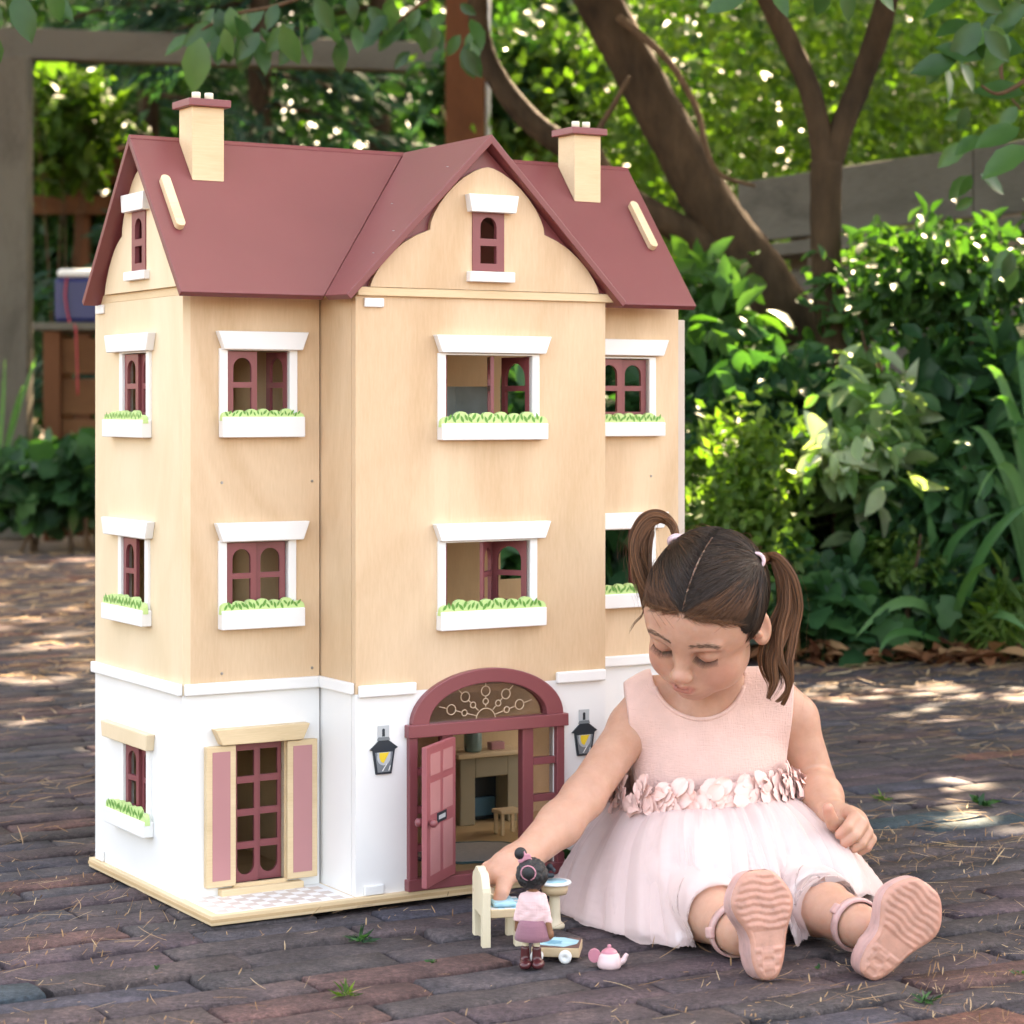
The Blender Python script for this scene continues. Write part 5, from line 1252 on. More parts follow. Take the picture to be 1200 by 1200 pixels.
# ------------------------------------------------------------------ vegetation
LEAF = {}
def leaf_template(w, fold=.12, droop=.18, lobed=False):
    if lobed:
        x = [0, .12, .30, .48, .62, .82, 1.0]; ww = [.0, .62, .50, .72, .42, .36, 0]
    else:
        x = [0, .22, .50, .78, 1.0]; ww = [.04, .78, 1.0, .62, 0]
    V = []; 
    for a, b in zip(x, ww): V += [(a, 0, -droop * a * a), (a, w * b, fold * b - droop * a * a), (a, -w * b, fold * b - droop * a * a)]
    F = []
    for i in range(len(x) - 1):
        a, c = i * 3, (i + 1) * 3; F += [(a, c, c + 1, a + 1), (a, a + 2, c + 2, c)]
    return np.array(V) - np.array((0.0, 0, 0)), np.array(F)
def leaf_small(w, fold=.10, droop=.1):
    V = np.array([(0, 0, 0), (.45, w, fold), (.5, 0, -.02), (.45, -w, fold), (1, 0, -droop)]); F = np.array([(0, 2, 1), (0, 3, 2), (1, 2, 4), (2, 3, 4)]); return V, F
def place_leaves(name, pos, size, tmpl, mat, parent=None, dirs=None, up=.5, tone=None, spread=1.0, rng=RNG, kind=None):
    N = len(pos); V0, F0 = tmpl
    d = rng.normal(size=(N, 3)) * spread
    if dirs is not None: d = d * .6 + dirs
    d[:, 2] -= .15; d /= np.linalg.norm(d, axis=1, keepdims=True)
    nz = rng.normal(size=(N, 3)) * (1 - up) + np.array((0, 0, 1.0)) * up * 1.6 + np.array((0, -.35, 0))
    b = np.cross(nz, d); b /= np.maximum(np.linalg.norm(b, axis=1, keepdims=True), 1e-6); n_ = np.cross(d, b)
    s = np.asarray(size)[:, None, None]
    V = pos[:, None, :] + s * (V0[None, :, 0:1] * d[:, None, :] + V0[None, :, 1:2] * b[:, None, :] + V0[None, :, 2:3] * n_[:, None, :])
    F = F0[None] + (np.arange(N) * len(V0))[:, None, None]
    if tone is None: tone = np.clip(rng.normal(.5, .22, N), 0, 1)
    o = link(name, np_mesh(name, V.reshape(-1, 3), F.reshape(-1, F0.shape[1]), False, {'tone': np.repeat(tone, len(V0))}), mat, parent)
    if kind: o['kind'] = kind
    return o
def clumps(n, centre, rad, nclump, rng, csize=.35, shell=.55):
    """points gathered in clumps through an ellipsoid"""
    c = rng.normal(size=(nclump, 3)); c /= np.linalg.norm(c, axis=1, keepdims=True); c *= (shell + (1 - shell) * rng.random((nclump, 1))) ; k = rng.integers(0, nclump, n)
    p = c[k] + rng.normal(size=(n, 3)) * csize * (.5 + rng.random((nclump, 1))[k]); return np.array(centre) + p * np.array(rad) , np.clip(rng.normal(.5, .25, nclump)[k] * .6 + rng.random(n) * .4, 0, 1)
G1 = leafmat('deep_green_leaf', [(0, (0.008, 0.030, 0.014)), (.5, (0.022, 0.072, 0.028)), (1, (0.055, 0.145, 0.045))], .38, .28)
G2 = leafmat('mid_green_leaf', [(0, (0.010, 0.036, 0.012)), (.5, (0.030, 0.085, 0.024)), (1, (0.075, 0.150, 0.040))], .42, .30)
G3 = leafmat('yellow_green_leaf', [(0, (0.026, 0.065, 0.014)), (.5, (0.070, 0.130, 0.026)), (1, (0.14, 0.20, 0.045))], .45, .42)
G4 = leafmat('sunlit_pale_leaf', [(0, (0.05, 0.12, 0.04)), (.45, (0.10, 0.19, 0.07)), (.72, (0.26, 0.33, 0.18)), (1, (0.46, 0.50, 0.36))], .40, .35)  # pale end of the ramp stands for sun on the leaves
G5 = leafmat('glossy_magnolia_leaf', [(0, (0.016, 0.050, 0.016)), (.5, (0.035, 0.095, 0.028)), (1, (0.07, 0.15, 0.04))], .30, .30, spec=.35)
G6 = leafmat('blue_green_conifer', [(0, (0.008, 0.034, 0.024)), (.5, (0.018, 0.060, 0.040)), (1, (0.045, 0.105, 0.050))], .5, .25)
G7 = leafmat('strap_leaf', [(0, (0.022, 0.085, 0.030)), (.5, (0.050, 0.150, 0.045)), (1, (0.12, 0.24, 0.09))], .35, .35)
DRY = leafmat('dry_leaf', [(0, (0.10, 0.035, 0.018)), (.5, (0.22, 0.085, 0.040)), (1, (0.36, 0.20, 0.10))], .6, .2, (1.6, 1.2, .8))
NEED = leafmat('pine_needle', [(0, (0.16, 0.075, 0.035)), (.5, (0.34, 0.20, 0.10)), (1, (0.55, 0.40, 0.24))], .6, .15, (1.2, 1.1, .9))
BK1 = bark('brown_tree_bark', (0.018, 0.011, 0.0065), (0.080, 0.048, 0.027)); BK2 = bark('grey_brown_bark', (0.020, 0.013, 0.008), (0.075, 0.045, 0.025)); TW = bark('twig_bark', (0.05, 0.03, 0.018), (0.14, 0.08, 0.045), 60, .8, .002)
OLDW = wood('weathered_timber', (0.055, 0.047, 0.037), (0.135, 0.120, 0.095), (10, 10, .8), 5, .85, .6); OLDX = wood('weathered_beam', (0.055, 0.047, 0.037), (0.135, 0.120, 0.095), (.8, 10, 10), 5, .85, .6)
REDW = wood('red_brown_timber', (0.06, 0.022, 0.011), (0.14, 0.055, 0.026), (10, 10, .7), 5, .8, .6); REDX = wood('red_brown_plank', (0.07, 0.028, 0.013), (0.15, 0.065, 0.030), (.7, 10, 10), 5, .8, .6)
GREYB = wood('grey_fence_board', (0.045, 0.043, 0.037), (0.13, 0.122, 0.105), (.7, 10, 10), 5, .85, .6)
rnv = np.random.default_rng(42)
LS1 = leaf_small(.26); LW1 = leaf_small(.34); LM1 = leaf_template(.24); LB1 = leaf_template(.30, .08, .2); LR1 = leaf_template(.46, .05, .15); LI1 = leaf_template(.60, .04, .12, True); LN1 = leaf_small(.09, .02, .12)

# -- magnolia tree with the leaning trunk; its crown overhangs the house
tr = empty('leaning_tree', ground_at(985, 735), 0, 'leaning brown tree trunk rising behind the right side of the roof', 'tree')
def tpart(name, pts, radpx, mat, parent, seg=14, rough=.035):
    inv = Matrix.Translation(-Vector(parent.location)); w = [P(*p) for p in pts]; rad = [r * .84 * p[2] / FPX for r, p in zip(radpx, pts)]
    p_, r_ = smooth_path(w, rad, 9); V, F, T = tube_arrays([inv @ q for q in p_], r_, seg, rough); return link(name, np_mesh(name, V, [F, T], True), mat, parent)
tr.location.z = 0
tpart('trunk', [(1010, 735, 5.9), (985, 560, 5.95), (950, 430, 6), (900, 335, 6), (838, 250, 6), (790, 165, 6), (742, 75, 6), (694, -15, 6), (630, -160, 6.0), (560, -330, 5.9)], [52, 46, 43, 38, 36, 34, 33, 32, 28, 18], BK1, tr)
tpart('limb', [(890, 335, 6), (825, 285, 5.98), (740, 236, 5.95), (680, 185, 5.95), (622, 142, 5.95), (580, 88, 5.95), (562, 38, 5.95), (556, -30, 5.9), (520, -160, 5.8)], [24, 22, 19, 18, 17, 15, 14, 13, 9], BK1, tr)
tpart('branch', [(725, 20, 5.9), (780, 68, 5.85), (815, 125, 5.85), (828, 175, 5.85), (845, 205, 5.85), (885, 218, 5.85)], [6, 5, 4.5, 4, 3.5, 2.5], TW, tr, 8)
tpart('branch', [(740, 236, 5.9), (700, 170, 5.88), (722, 118, 5.85), (738, 90, 5.85)], [6, 5, 4, 3], TW, tr, 8)
# crown: leaves in clumps high above, out of the frame, placed to shade the house
SD = np.array(sdir); GAPS = [((.58, 2.99, 0), .03), ((.70, 2.86, 0), .012), ((.66, 3.30, 0), .03), (tuple(P(1000, 490, 5.2)), .13), (tuple(P(890, 560, 5.0)), .12), (tuple(P(1100, 480, 5.25)), .10), (tuple(P(950, 460, 5.3)), .08), (tuple(P(1010, 260, 6.6)), .14), (tuple(P(1120, 220, 6.0)), .12), (tuple(P(1080, 620, 5.0)), .09)]
def crown(parent, centre, rad, n, ncl, size, tmpl, mat, name='crown', seed=1, cs=.3, shell=.3):
    rg = np.random.default_rng(seed); p, t = clumps(n, centre, rad, ncl, rg, cs, shell); keep = np.ones(n, bool)
    for c_, r_ in GAPS:      # gaps cut in the canopy so sun reaches chosen spots
        w_ = p - np.array(c_); w_ -= (w_ @ SD)[:, None] * SD; keep &= np.linalg.norm(w_, axis=1) > r_ + size * .45
    p, t = p[keep], t[keep]; n = len(p); p -= np.array(parent.location)
    return place_leaves(name, p, rg.uniform(.7, 1.3, n) * size, tmpl, mat, parent, None, .4, t, 1, rg)
crown(tr, (.75, 4.9, 3.2), (2.3, 2.4, .6), 14500, 140, .135, LW1, G5, seed=3, cs=.22)
# -- forked tree
ft = empty('forked_tree', ground_at(1000, 740), 0, 'slender upright tree with a forked trunk before the grey fence', 'tree'); ft.location.z = 0
tpart('trunk', [(1000, 745, 5.5), (985, 560, 5.55), (978, 420, 5.55), (968, 300, 5.55), (968, 190, 5.55)], [26, 25, 24, 21, 23], BK2, ft)
tpart('limb', [(968, 200, 5.55), (958, 140, 5.55), (945, 95, 5.55), (922, 45, 5.55), (890, -20, 5.5), (850, -120, 5.45)], [19, 16, 15, 15, 13, 8], BK2, ft)
tpart('limb', [(970, 200, 5.55), (988, 145, 5.55), (1010, 92, 5.55), (1034, 20, 5.5), (1060, -80, 5.4)], [19, 17, 17, 17, 11], BK2, ft)
crown(ft, (1.1, 5.6, 2.45), (.85, .7, .45), 3600, 45, .105, LW1, G2, seed=5)

# -- shrubs and beds beyond the paving on the right
def shrub(name, label, cpx, Y, rpx, depth, n, ncl, size, tmpl, mat, seed, cat='shrub', up=.5, group=None, stems=5, cs=.25, shell=.35, ground=True):
    rg = np.random.default_rng(seed); c = P(cpx[0], cpx[1], Y); k = Y / FPX; base = Vector((c.x, Y, 0))
    e = empty(name, base, 0, label, cat, group); loc = c - base
    p, t = clumps(n, loc, (rpx[0] * k, depth, rpx[1] * k), ncl, rg, cs, shell)
    p = p[(p[:, 2] > .02)]; t = t[:len(p)]
    place_leaves('foliage', p, rg.uniform(.65, 1.35, len(p)) * size, tmpl, mat, e, None, up, t, 1, rg)
    tubes = []
    for i in range(stems):
        a = rg.random() * 6.28; x0, y0 = .05 * math.cos(a), .05 * math.sin(a); tip = np.array(loc) + rg.normal(size=3) * np.array((rpx[0] * k * .5, depth * .5, rpx[1] * k * .5)); tip[2] = max(tip[2], .06)
        q_, r_ = smooth_path([Vector((x0, y0, -.02)), Vector((x0 * .6 + tip[0] * .4, y0 * .6 + tip[1] * .4, tip[2] * .55)), Vector(tip)], [.009, .006, .002], 4); tubes.append(tube_arrays(q_, r_, 6))
    join_tubes('stems', tubes, TW, e)
    return e
shrub('small_leaved_shrub', 'yellow green small leaved bush right beside the dolls house', (868, 590), 5.1, (62, 105), .30, 5200, 60, .034, LS1, G3, 11)
shrub('pale_leaved_shrub', 'bush with leaves coloured pale as if sunlit in the middle of the bed', (1000, 520), 5.25, (72, 72), .28, 1500, 42, .075, LM1, G4, 12)
shrub('dark_leaved_shrub', 'dark green bush in front of the leaning trunk', (890, 480), 5.45, (75, 68), .25, 1400, 36, .085, LM1, G1, 13)
shrub('broad_leaved_shrub', 'tall dark green bush at the right edge under the fence', (1160, 505), 5.45, (95, 105), .28, 2300, 50, .090, LM1, G1, 14)
shrub('leafy_shrub', 'green bush growing between the pale bush and the strap leaves', (1085, 600), 5.2, (70, 85), .25, 2200, 40, .062, LM1, G1, 15)
shrub('spreading_shrub', 'loose green bush spreading in front of the grey fence', (1090, 330), 5.45, (130, 70), .18, 1250, 46, .055, LM1, G2, 16)
shrub('trailing_shrub', 'mid green bush tucked behind the right corner of the dolls house', (838, 405), 5.7, (45, 70), .25, 1000, 34, .080, LM1, G2, 17)
shrub('low_ivy', 'low patch of round ivy leaves on the bed edge behind the girl', (975, 715), 4.98, (62, 42), .14, 620, 26, .070, LI1, G1, 18, 'ivy', .35)
shrub('ground_ivy', 'dull green ivy patch on the bed edge at right', (1075, 705), 5.02, (55, 40), .12, 420, 22, .062, LI1, G1, 19, 'ivy', .35)
shrub('hidden_bush', 'dark bush behind the pigtails of the girl', (900, 690), 5.05, (55, 55), .15, 800, 26, .055, LR1, G1, 20)
shrub('flowering_weed', 'tuft of small bright leaves low in the bed at right', (1060, 660), 5.0, (45, 30), .10, 900, 26, .022, LS1, G3, 23, 'weed')
sb = shrub('backing_shrub', 'deep green bush filling the bed behind all the others', (1000, 600), 5.75, (240, 130), .20, 4500, 90, .085, LM1, G1, 21)
shrub('back_bush', 'dark bush seen through the windows of the dolls house', (650, 560), 5.6, (190, 150), .25, 2600, 60, .09, LM1, G1, 22)
# strap-leaved plants: each blade its own part
def blade(name, p0, p1, p2, w, mat, parent, tone, n=10):
    a, b, c = Vector(p0), Vector(p1), Vector(p2); V = []
    side = (c - a).cross(Vector((0, -1, .35))).normalized()
    for i in range(n + 1):
        t = i / n; p = a * (1 - t) ** 2 + b * 2 * t * (1 - t) + c * t * t; ww = w * (.55 + .9 * t - .2 * t * t) * (1 - t ** 5) * .75 + .0006; d = Vector((0, -1, .2)) * ww * .35
        V += [tuple(p - side * ww), tuple(p - d), tuple(p + side * ww)]
    F = []
    for i in range(n): k = i * 3; F += [(k, k + 1, k + 4, k + 3), (k + 1, k + 2, k + 5, k + 4)]
    return link(name, np_mesh(name, np.array(V), np.array(F), True, {'tone': np.full(len(V), tone)}), mat, parent)
def strap_plant(base, blades, label, Y, wpx=9, name='strap_leaved_plant'):
    e = empty(name, ground_at(*base), 0, label, 'plant'); o = Vector(e.location); o.z = 0; e.location = o
    for i, (mid, tip, w) in enumerate(blades):
        st_ = P(base[0] + random.uniform(-8, 8), base[1] - 6, o.y); m_ = P(mid[0], mid[1], o.y + mid[2]); t_ = P(tip[0], tip[1], o.y + tip[2]); mm = 2 * m_ - .5 * (st_ + t_)
        st_.z = max(st_.z, 0.0); t_.z = max(t_.z, .012)
        blade('leaf', st_ - o, mm - o, t_ - o, w * o.y / FPX, G7, e, random.uniform(.25, .95))
    return e
strap_plant((1120, 771), [((1070, 705, -.10), (1002, 748, -.18), 9), ((1150, 650, -.10), (1215, 585, -.12), 8), ((1085, 640, .05), (1040, 590, .1), 8), ((1150, 700, .0), (1230, 690, .0), 9), ((1110, 650, -.05), (1180, 600, -.1), 7), ((1060, 740, -.15), (1030, 768, -.2), 6), ((1130, 690, -.15), (1160, 660, -.25), 7), ((1095, 690, .08), (1050, 640, .12), 8), ((1140, 640, .05), (1150, 570, .1), 9), ((1160, 720, -.12), (1210, 745, -.2), 7), ((1100, 660, .0), (1088, 600, .0), 7)], 'strap leaved plant with long arching blades on the bed edge', 4.95)
strap_plant((1222, 768), [((1180, 560, 0), (1135, 500, 0), 8), ((1190, 500, 0), (1150, 430, 0), 8), ((1205, 480, 0), (1195, 400, .05), 9), ((1190, 560, -.1), (1142, 592, -.15), 9), ((1200, 520, -.05), (1160, 470, -.1), 7), ((1230, 520, 0), (1225, 420, 0), 9), ((1180, 590, 0), (1140, 560, 0), 7)], 'strap leaved plant leaning in from the right edge', 5.2)
strap_plant((-12, 640), [((0, 520, 0), (6, 420, 0), 3.5), ((16, 500, 0), (45, 412, 0), 3), ((10, 510, 0), (28, 450, -.1), 3)], 'pale strap leaves poking in at the left edge', 7)
shrub('wispy_grass', 'wispy pale grass tuft on the bed edge at lower right', (1172, 725), 4.90, (24, 34), .06, 420, 14, .065, LN1, G3, 30, 'grass tuft', .1)
# bed soil and dry leaf litter along its edge
bm = bmesh.new(); pts = [(.30, 4.98)] + [(.5 + i * .25, 4.90 + .03 * math.sin(i * 2.1)) for i in range(14)] + [(3.9, 9.0), (-1.0, 9.0), (-1.0, 6.2), (.1, 5.6)]
vv = [bm.verts.new((x, y, -.004)) for x, y in pts]; bm.faces.new(vv); bmesh.ops.triangulate(bm, faces=bm.faces[:]); pb_ = from_bm('planting_bed', bm, M['earth']); tag(pb_, kind='structure')
rg = np.random.default_rng(8); n = 420
xs = rg.uniform(.45, 1.6, n); ys = 4.86 + rg.normal(0, .06, n) + .15 * rg.random(n); p = np.stack([xs, ys, .006 + .03 * rg.random(n)], 1)
tag(place_leaves('leaf_litter', p, rg.uniform(.03, .085, n), LM1, DRY, None, np.column_stack([rg.normal(size=(n, 2)) * 2, np.zeros(n)]), .8, rg.random(n), 1, rg), 'dry brown leaves lying along the bed edge', 'leaf litter', kind='stuff')
# needles and crumbs scattered over the bricks
def needles(n, xr, yr, lr, wr, seed, name, label):
    rg = np.random.default_rng(seed); x = rg.uniform(*xr, n); y = yr[0] + (yr[1] - yr[0]) * rg.random(n); a = rg.normal(0, 1.0, n) + np.where(rg.random(n) < .35, 1.6, .2); L = rg.uniform(*lr, n); w = rg.uniform(*wr, n)
    # needles lie in loose drifts
    keep = (np.sin(x * 5.1 + y * 2.3) + np.sin(y * 7.7 - x * 3.1) + rg.normal(0, .9, n)) > -.4; x, y, a, L, w = (q[keep] for q in (x, y, a, L, w)); n = len(x)
    K = 5; u = np.linspace(-.5, .5, K); cv = rg.normal(0, .045, n)
    lx = L[:, None] * u; ly = cv[:, None] * L[:, None] * (u ** 2 * 4 - .33); z = .0032 + .0022 * rg.random(n)[:, None] + np.abs(rg.normal(0, .0022, n))[:, None] * (u * 2 + 1)
    ca, sa = np.cos(a)[:, None], np.sin(a)[:, None]; X = x[:, None] + lx * ca - ly * sa; Yq = y[:, None] + lx * sa + ly * ca
    nx, ny = -sa * w[:, None], ca * w[:, None]; tp_ = np.array([.5, 1, 1, 1, .25])
    V = np.stack([np.stack([X + nx * tp_, Yq + ny * tp_, z], -1), np.stack([X, Yq, z + w[:, None] * .6], -1), np.stack([X - nx * tp_, Yq - ny * tp_, z], -1)], 2).reshape(-1, 3)
    b = (np.arange(n)[:, None] * K + np.arange(K - 1)[None]) * 3
    F = np.vstack([np.stack([b + k, b + k + 1, b + 4 + k, b + 3 + k], -1).reshape(-1, 4) for k in (0, 1)])
    # nothing may pass through the house or the girl: drop strands under them
    tag(link(name, np_mesh(name, V, F, False, {'tone': np.repeat(np.clip(rg.normal(.5, .25, n), 0, 1), K * 3)}), NEED), label, 'pine needles', kind='stuff')
needles(1100, (-.75, .75), (1.95, 2.9), (.010, .045), (.00022, .00048), 51, 'pine_needles', 'fallen pine needles scattered over the near bricks')
needles(2600, (-.75, .75), (1.95, 2.9), (.002, .007), (.0003, .0008), 54, 'crumb_litter', 'fine crumbs of dry litter in the joints of the near bricks')
needles(6500, (-1.5, 1.3), (2.7, 5.0), (.012, .055), (.0004, .0010), 52, 'needle_drift', 'drift of fallen needles over the farther bricks')
needles(5200, (-3.2, 1.6), (4.6, 8.6), (.02, .10), (.001, .003), 53, 'far_needle_drift', 'thick drift of needles on the far paving at left')
# small weeds in the joints
def weed(px, py, size, n, seed, tone, label, tmpl=LN1):
    g0 = ground_at(px, py); e = empty('joint_weed', g0, 0, label, 'weed', 'weeds in the brick joints'); rg = np.random.default_rng(seed)
    d = rg.normal(size=(n, 3)) * np.array((1, 1, .3)); d[:, 2] = np.abs(d[:, 2]) + .35
    place_leaves('blades', rg.normal(0, size * .10, (n, 3)) * np.array((1, 1, 0)) + np.array((0, 0, .001)), rg.uniform(.3, .9, n) * size * .8, tmpl, G3 if tone else G1, e, d * 1.6, .3, rg.random(n), .5, rg)
weed(420, 1104, .032, 34, 1, 0, 'green grass tuft between bricks in front of the bay'); weed(407, 1168, .030, 26, 2, 1, 'pale grass tuft in a joint near the bottom edge')
weed(1034, 938, .030, 24, 3, 1, 'pale weed sprouting beside the girl\'s outstretched hand'); weed(1152, 945, .030, 22, 4, 0, 'green weed on the sunlit bricks at the right edge', LS1)
weed(509, 1129, .014, 9, 5, 0, 'tiny leafy weed in a joint left of the doll', LS1); weed(1085, 1176, .026, 26, 6, 0, 'low grass below the right shoe at the bottom edge'); weed(960, 1136, .010, 7, 7, 0, 'tiny green sprout between the two shoes', LS1)
weed(1192, 1142, .016, 10, 8, 0, 'small leafy weed at the lower right corner', LS1); weed(185, 1137, .010, 7, 9, 0, 'tiny green sprout in the bricks at lower left', LS1)
weed(728, 1030, .17, 12, 10, 0, 'dark green leafy plant between the door and the girl', LM1)

# -- weathered pergola on the left and behind
pg = empty('timber_pergola', P(18, 600, 10), 0, 'weathered grey timber pergola with a long beam across the back', 'pergola'); pg.location.z = 0
def pbox(name, a, b, mat, parent, rz=0, bw=.004):
    o = boxo(name, a, b, mat, parent, bw); return o
L0 = Vector(pg.location)
pbox('post', (-.066, -.066, -.02), (.066, .066, 2.10), OLDW, pg)
def beam(name, p, q, h, w, mat, parent):
    p, q = Vector(p), Vector(q); d = q - p; L = d.length; o = boxo(name, (0, -w / 2, 0), (L, w / 2, h), mat, parent, .005); o.location = p; o.rotation_euler = (0, -math.asin(d.z / L), math.atan2(d.y, d.x)); return o
beam('beam', (-.9, -.12, 2.102), (2.9, .72, 2.102), .135, .10, OLDX, pg)
o = pbox('post', (-.055, -.055, -.02), (.055, .055, 2.10), OLDW, pg); o.location = P(702, 600, 10.65) - L0; o.location.z = 0
beam('brace', Vector((2.15, .60, 1.55)), Vector((2.62, .66, 2.08)), .07, .06, OLDX, pg)
rp = empty('timber_post', P(545, 600, 9.2), 0, 'red brown timber post with a pale pipe beside it', 'post'); rp.location.z = 0
pbox('post', (-.078, -.06, -.02), (.078, .06, 3.0), REDW, rp)
M['pipe'] = paint('pale_plastic_pipe', (0.40, 0.38, 0.34), .5, .1, 20, 0); bm = bmesh.new(); bmesh.ops.create_cone(bm, cap_ends=True, segments=12, radius1=.012, radius2=.012, depth=3.0, matrix=Matrix.Translation((.093, -.03, 1.49))); from_bm('pipe', bm, M['pipe'], rp, True)
# -- open lean-to shed far left, planter box and cooler
sh = empty('open_shed', P(110, 600, 12.5), 0, 'open brown timber shed roof behind the left post', 'shed'); sh.location.z = 0
ztop = CAMZ + (480 - 188) * 12.5 / FPX
for i in range(5): boxo('roof_board', (-.55, -.45 + i * .26, ztop - .03 + i * .035), (.75, -.20 + i * .26, ztop + .01 + i * .035), REDX, sh, .004)
boxo('beam', (-.55, -.52, ztop - .18), (.75, -.46, ztop - .05), REDX, sh, .004)
boxo('rail', (-.55, -.50, ztop - .34), (.75, -.46, ztop - .24), REDX, sh, .004)
for x in (-.5, -.02, .66): boxo('post', (x, -.45, -.02), (x + .08, -.37, ztop - .05), REDW, sh, .004)
pl = empty('planter_box', P(72, 600, 9.5), 0, 'brown timber planter box under the blue cooler', 'planter'); pl.location.z = 0
zt = CAMZ + (480 - 388) * 9.5 / FPX
for i in range(5): boxo('plank', (.02, -.10, .02 + i * zt / 5.2), (.42, -.07, (i + 1) * zt / 5.2), REDX, pl, .004)
boxo('corner_post', (-.05, -.13, 0), (.02, -.06, zt - .005), REDW, pl, .004); boxo('side_panel', (-.045, -.06, 0), (-.02, .35, zt - .01), REDX, pl, .004); boxo('top', (-.09, -.15, zt), (.45, .36, zt + .03), OLDX, pl, .004)
M['cool'] = paint('blue_plastic', (0.010, 0.014, 0.09), .4, .05, 10, 0)
co = empty('cool_box', P(92, 600, 9.5), 0, 'blue cool box with a white lid and red strap', 'cool box'); co.location.z = zt + .031
boxo('body', (-.085, -.09, 0), (.12, .10, .19), M['cool'], co, .02); boxo('lid', (-.075, -.085, .191), (.11, .095, .225), M['white'], co, .015)
M['redst'] = paint('red_strap', (0.35, 0.02, 0.03), .6, .1, 50, 0); tube('strap', [(-.03, -.095, .19), (-.035, -.102, .10), (-.01, -.108, -.02), (.02, -.165, -.03), (.03, -.172, -.30)], [.0045] * 5, M['redst'], co, 8)
# -- grey board fence on the right, running away to the left
A, B_ = Vector((.78, 7.25, 0)), Vector((1.62, 5.75, 0)); d = B_ - A; L = d.length; fn = empty('timber_fence', A, math.atan2(d.y, d.x), 'grey weathered board fence sloping behind the bushes at right', 'fence')
rgf = random.Random(3)
for k, (z0, z1, y0) in enumerate(((1.08, 1.28, 0), (.80, .985, .03), (.60, .795, .03), (.40, .595, .03), (.20, .395, .03), (0, .195, .03))):
    x = -.1
    while x < L + 3.0:
        w_ = 1.05 + rgf.random() * .4; o = boxo('board', (x, y0, z0 + rgf.uniform(0, .006)), (min(x + w_, L + 3.2) - .006, y0 + .03, z1), GREYB, fn, .004); x += w_
boxo('rail', (-.1, -.09, 1.02), (L + 3.2, .05, 1.06), GREYB, fn, .004)
for x in (.1, 1.0, 1.9, 2.8, 3.7, 4.6): boxo('post', (x, .06, 0), (x + .09, .14, 1.24), OLDW, fn, .004)
# -- unseen trees added behind, crowns above the frame, to throw dappled shade
def shade_tree(x, y, h, rad, n, ncl, size, seed, label, cx=None):
    e = empty('shade_tree', (x, y, 0), 0, label, 'tree'); tube('trunk', [(0, 0, -.05), (.1, 0, h * .5), (0, .1, h)], [.22, .17, .08], BK1, e, 12, .04)
    for a in range(5): tube('limb', [(.05, .05, h * .72), (math.cos(a * 1.26) * rad[0] * .4, math.sin(a * 1.26) * rad[1] * .4, h * .92), (math.cos(a * 1.26) * rad[0] * .8, math.sin(a * 1.26) * rad[1] * .8, h)], [.09, .06, .02], BK1, e, 8)
    crown(e, (x if cx is None else cx, y, h), rad, n, ncl, size, LW1, G1, seed=seed, cs=.16)
shade_tree(-3.5, 10.9, 5.4, (3.2, 3.0, .7), 6500, 80, .22, 101, 'unseen tree added high over the pergola to dapple the paving', -1.2)
# added crowns just above the frame, cutting sky light on the background
shade_tree(-3.6, 6.9, 3.3, (2.3, 2.3, .5), 5600, 60, .15, 105, 'unseen tree added at the left to shade the background', -2.4)
shade_tree(3.6, 6.6, 3.3, (1.8, 2.2, .5), 3600, 45, .15, 106, 'unseen tree added at the right to shade the background', 3.0)
shade_tree(4.6, 12.5, 6.0, (3.6, 3.2, .8), 4600, 60, .24, 102, 'unseen tree added high over the fence for dappled shade')
shade_tree(-7.0, 21.5, 9.0, (5.5, 4.0, 1.2), 4600, 60, .42, 103, 'unseen tree added far behind the shed to shade the hedge', -3.0)
shade_tree(7.5, 21.5, 9.0, (6.0, 4.0, 1.2), 4200, 55, .42, 104, 'unseen tree added far behind the fence to shade the hedge')
# -- distant greenery
def mass(name, label, x0, x1, Y0, Y1, z0, z1, n, ncl, size, tmpl, mat, seed, cat='hedge', up=.3):
    rg = np.random.default_rng(seed); c = np.stack([rg.uniform(x0, x1, ncl), rg.uniform(Y0, Y1, ncl), rg.uniform(z0, z1, ncl)], 1); k = rg.integers(0, ncl, n); s = rg.uniform(.12, .34, ncl)
    p = c[k] + rg.normal(size=(n, 3)) * s[k][:, None]; t = np.clip(rg.normal(.5, .25, ncl)[k] * .6 + rg.random(n) * .4, 0, 1); ok = p[:, 2] > 0; p, t = p[ok], t[ok]
    return tag(place_leaves(name, p, rg.uniform(.7, 1.3, len(p)) * size, tmpl, mat, None, None, up, t, 1, rg), label, cat, kind='stuff')
mass('far_hedge', 'dense green hedge closing off the garden', -10, 11, 13.5, 16.0, .0, 4.2, 68000, 1050, .115, LW1, G2, 61)
mass('far_wood', 'dark mass of trees beyond the hedge', -22, 22, 17, 21, 0, 7.5, 95000, 1750, .27, LW1, G1, 62, 'trees')
mass('bright_hedge', 'sunlit pale green hedge behind the forked tree', .2, 4.6, 9.0, 10.6, .3, 2.3, 32000, 350, .058, LW1, G3, 63)
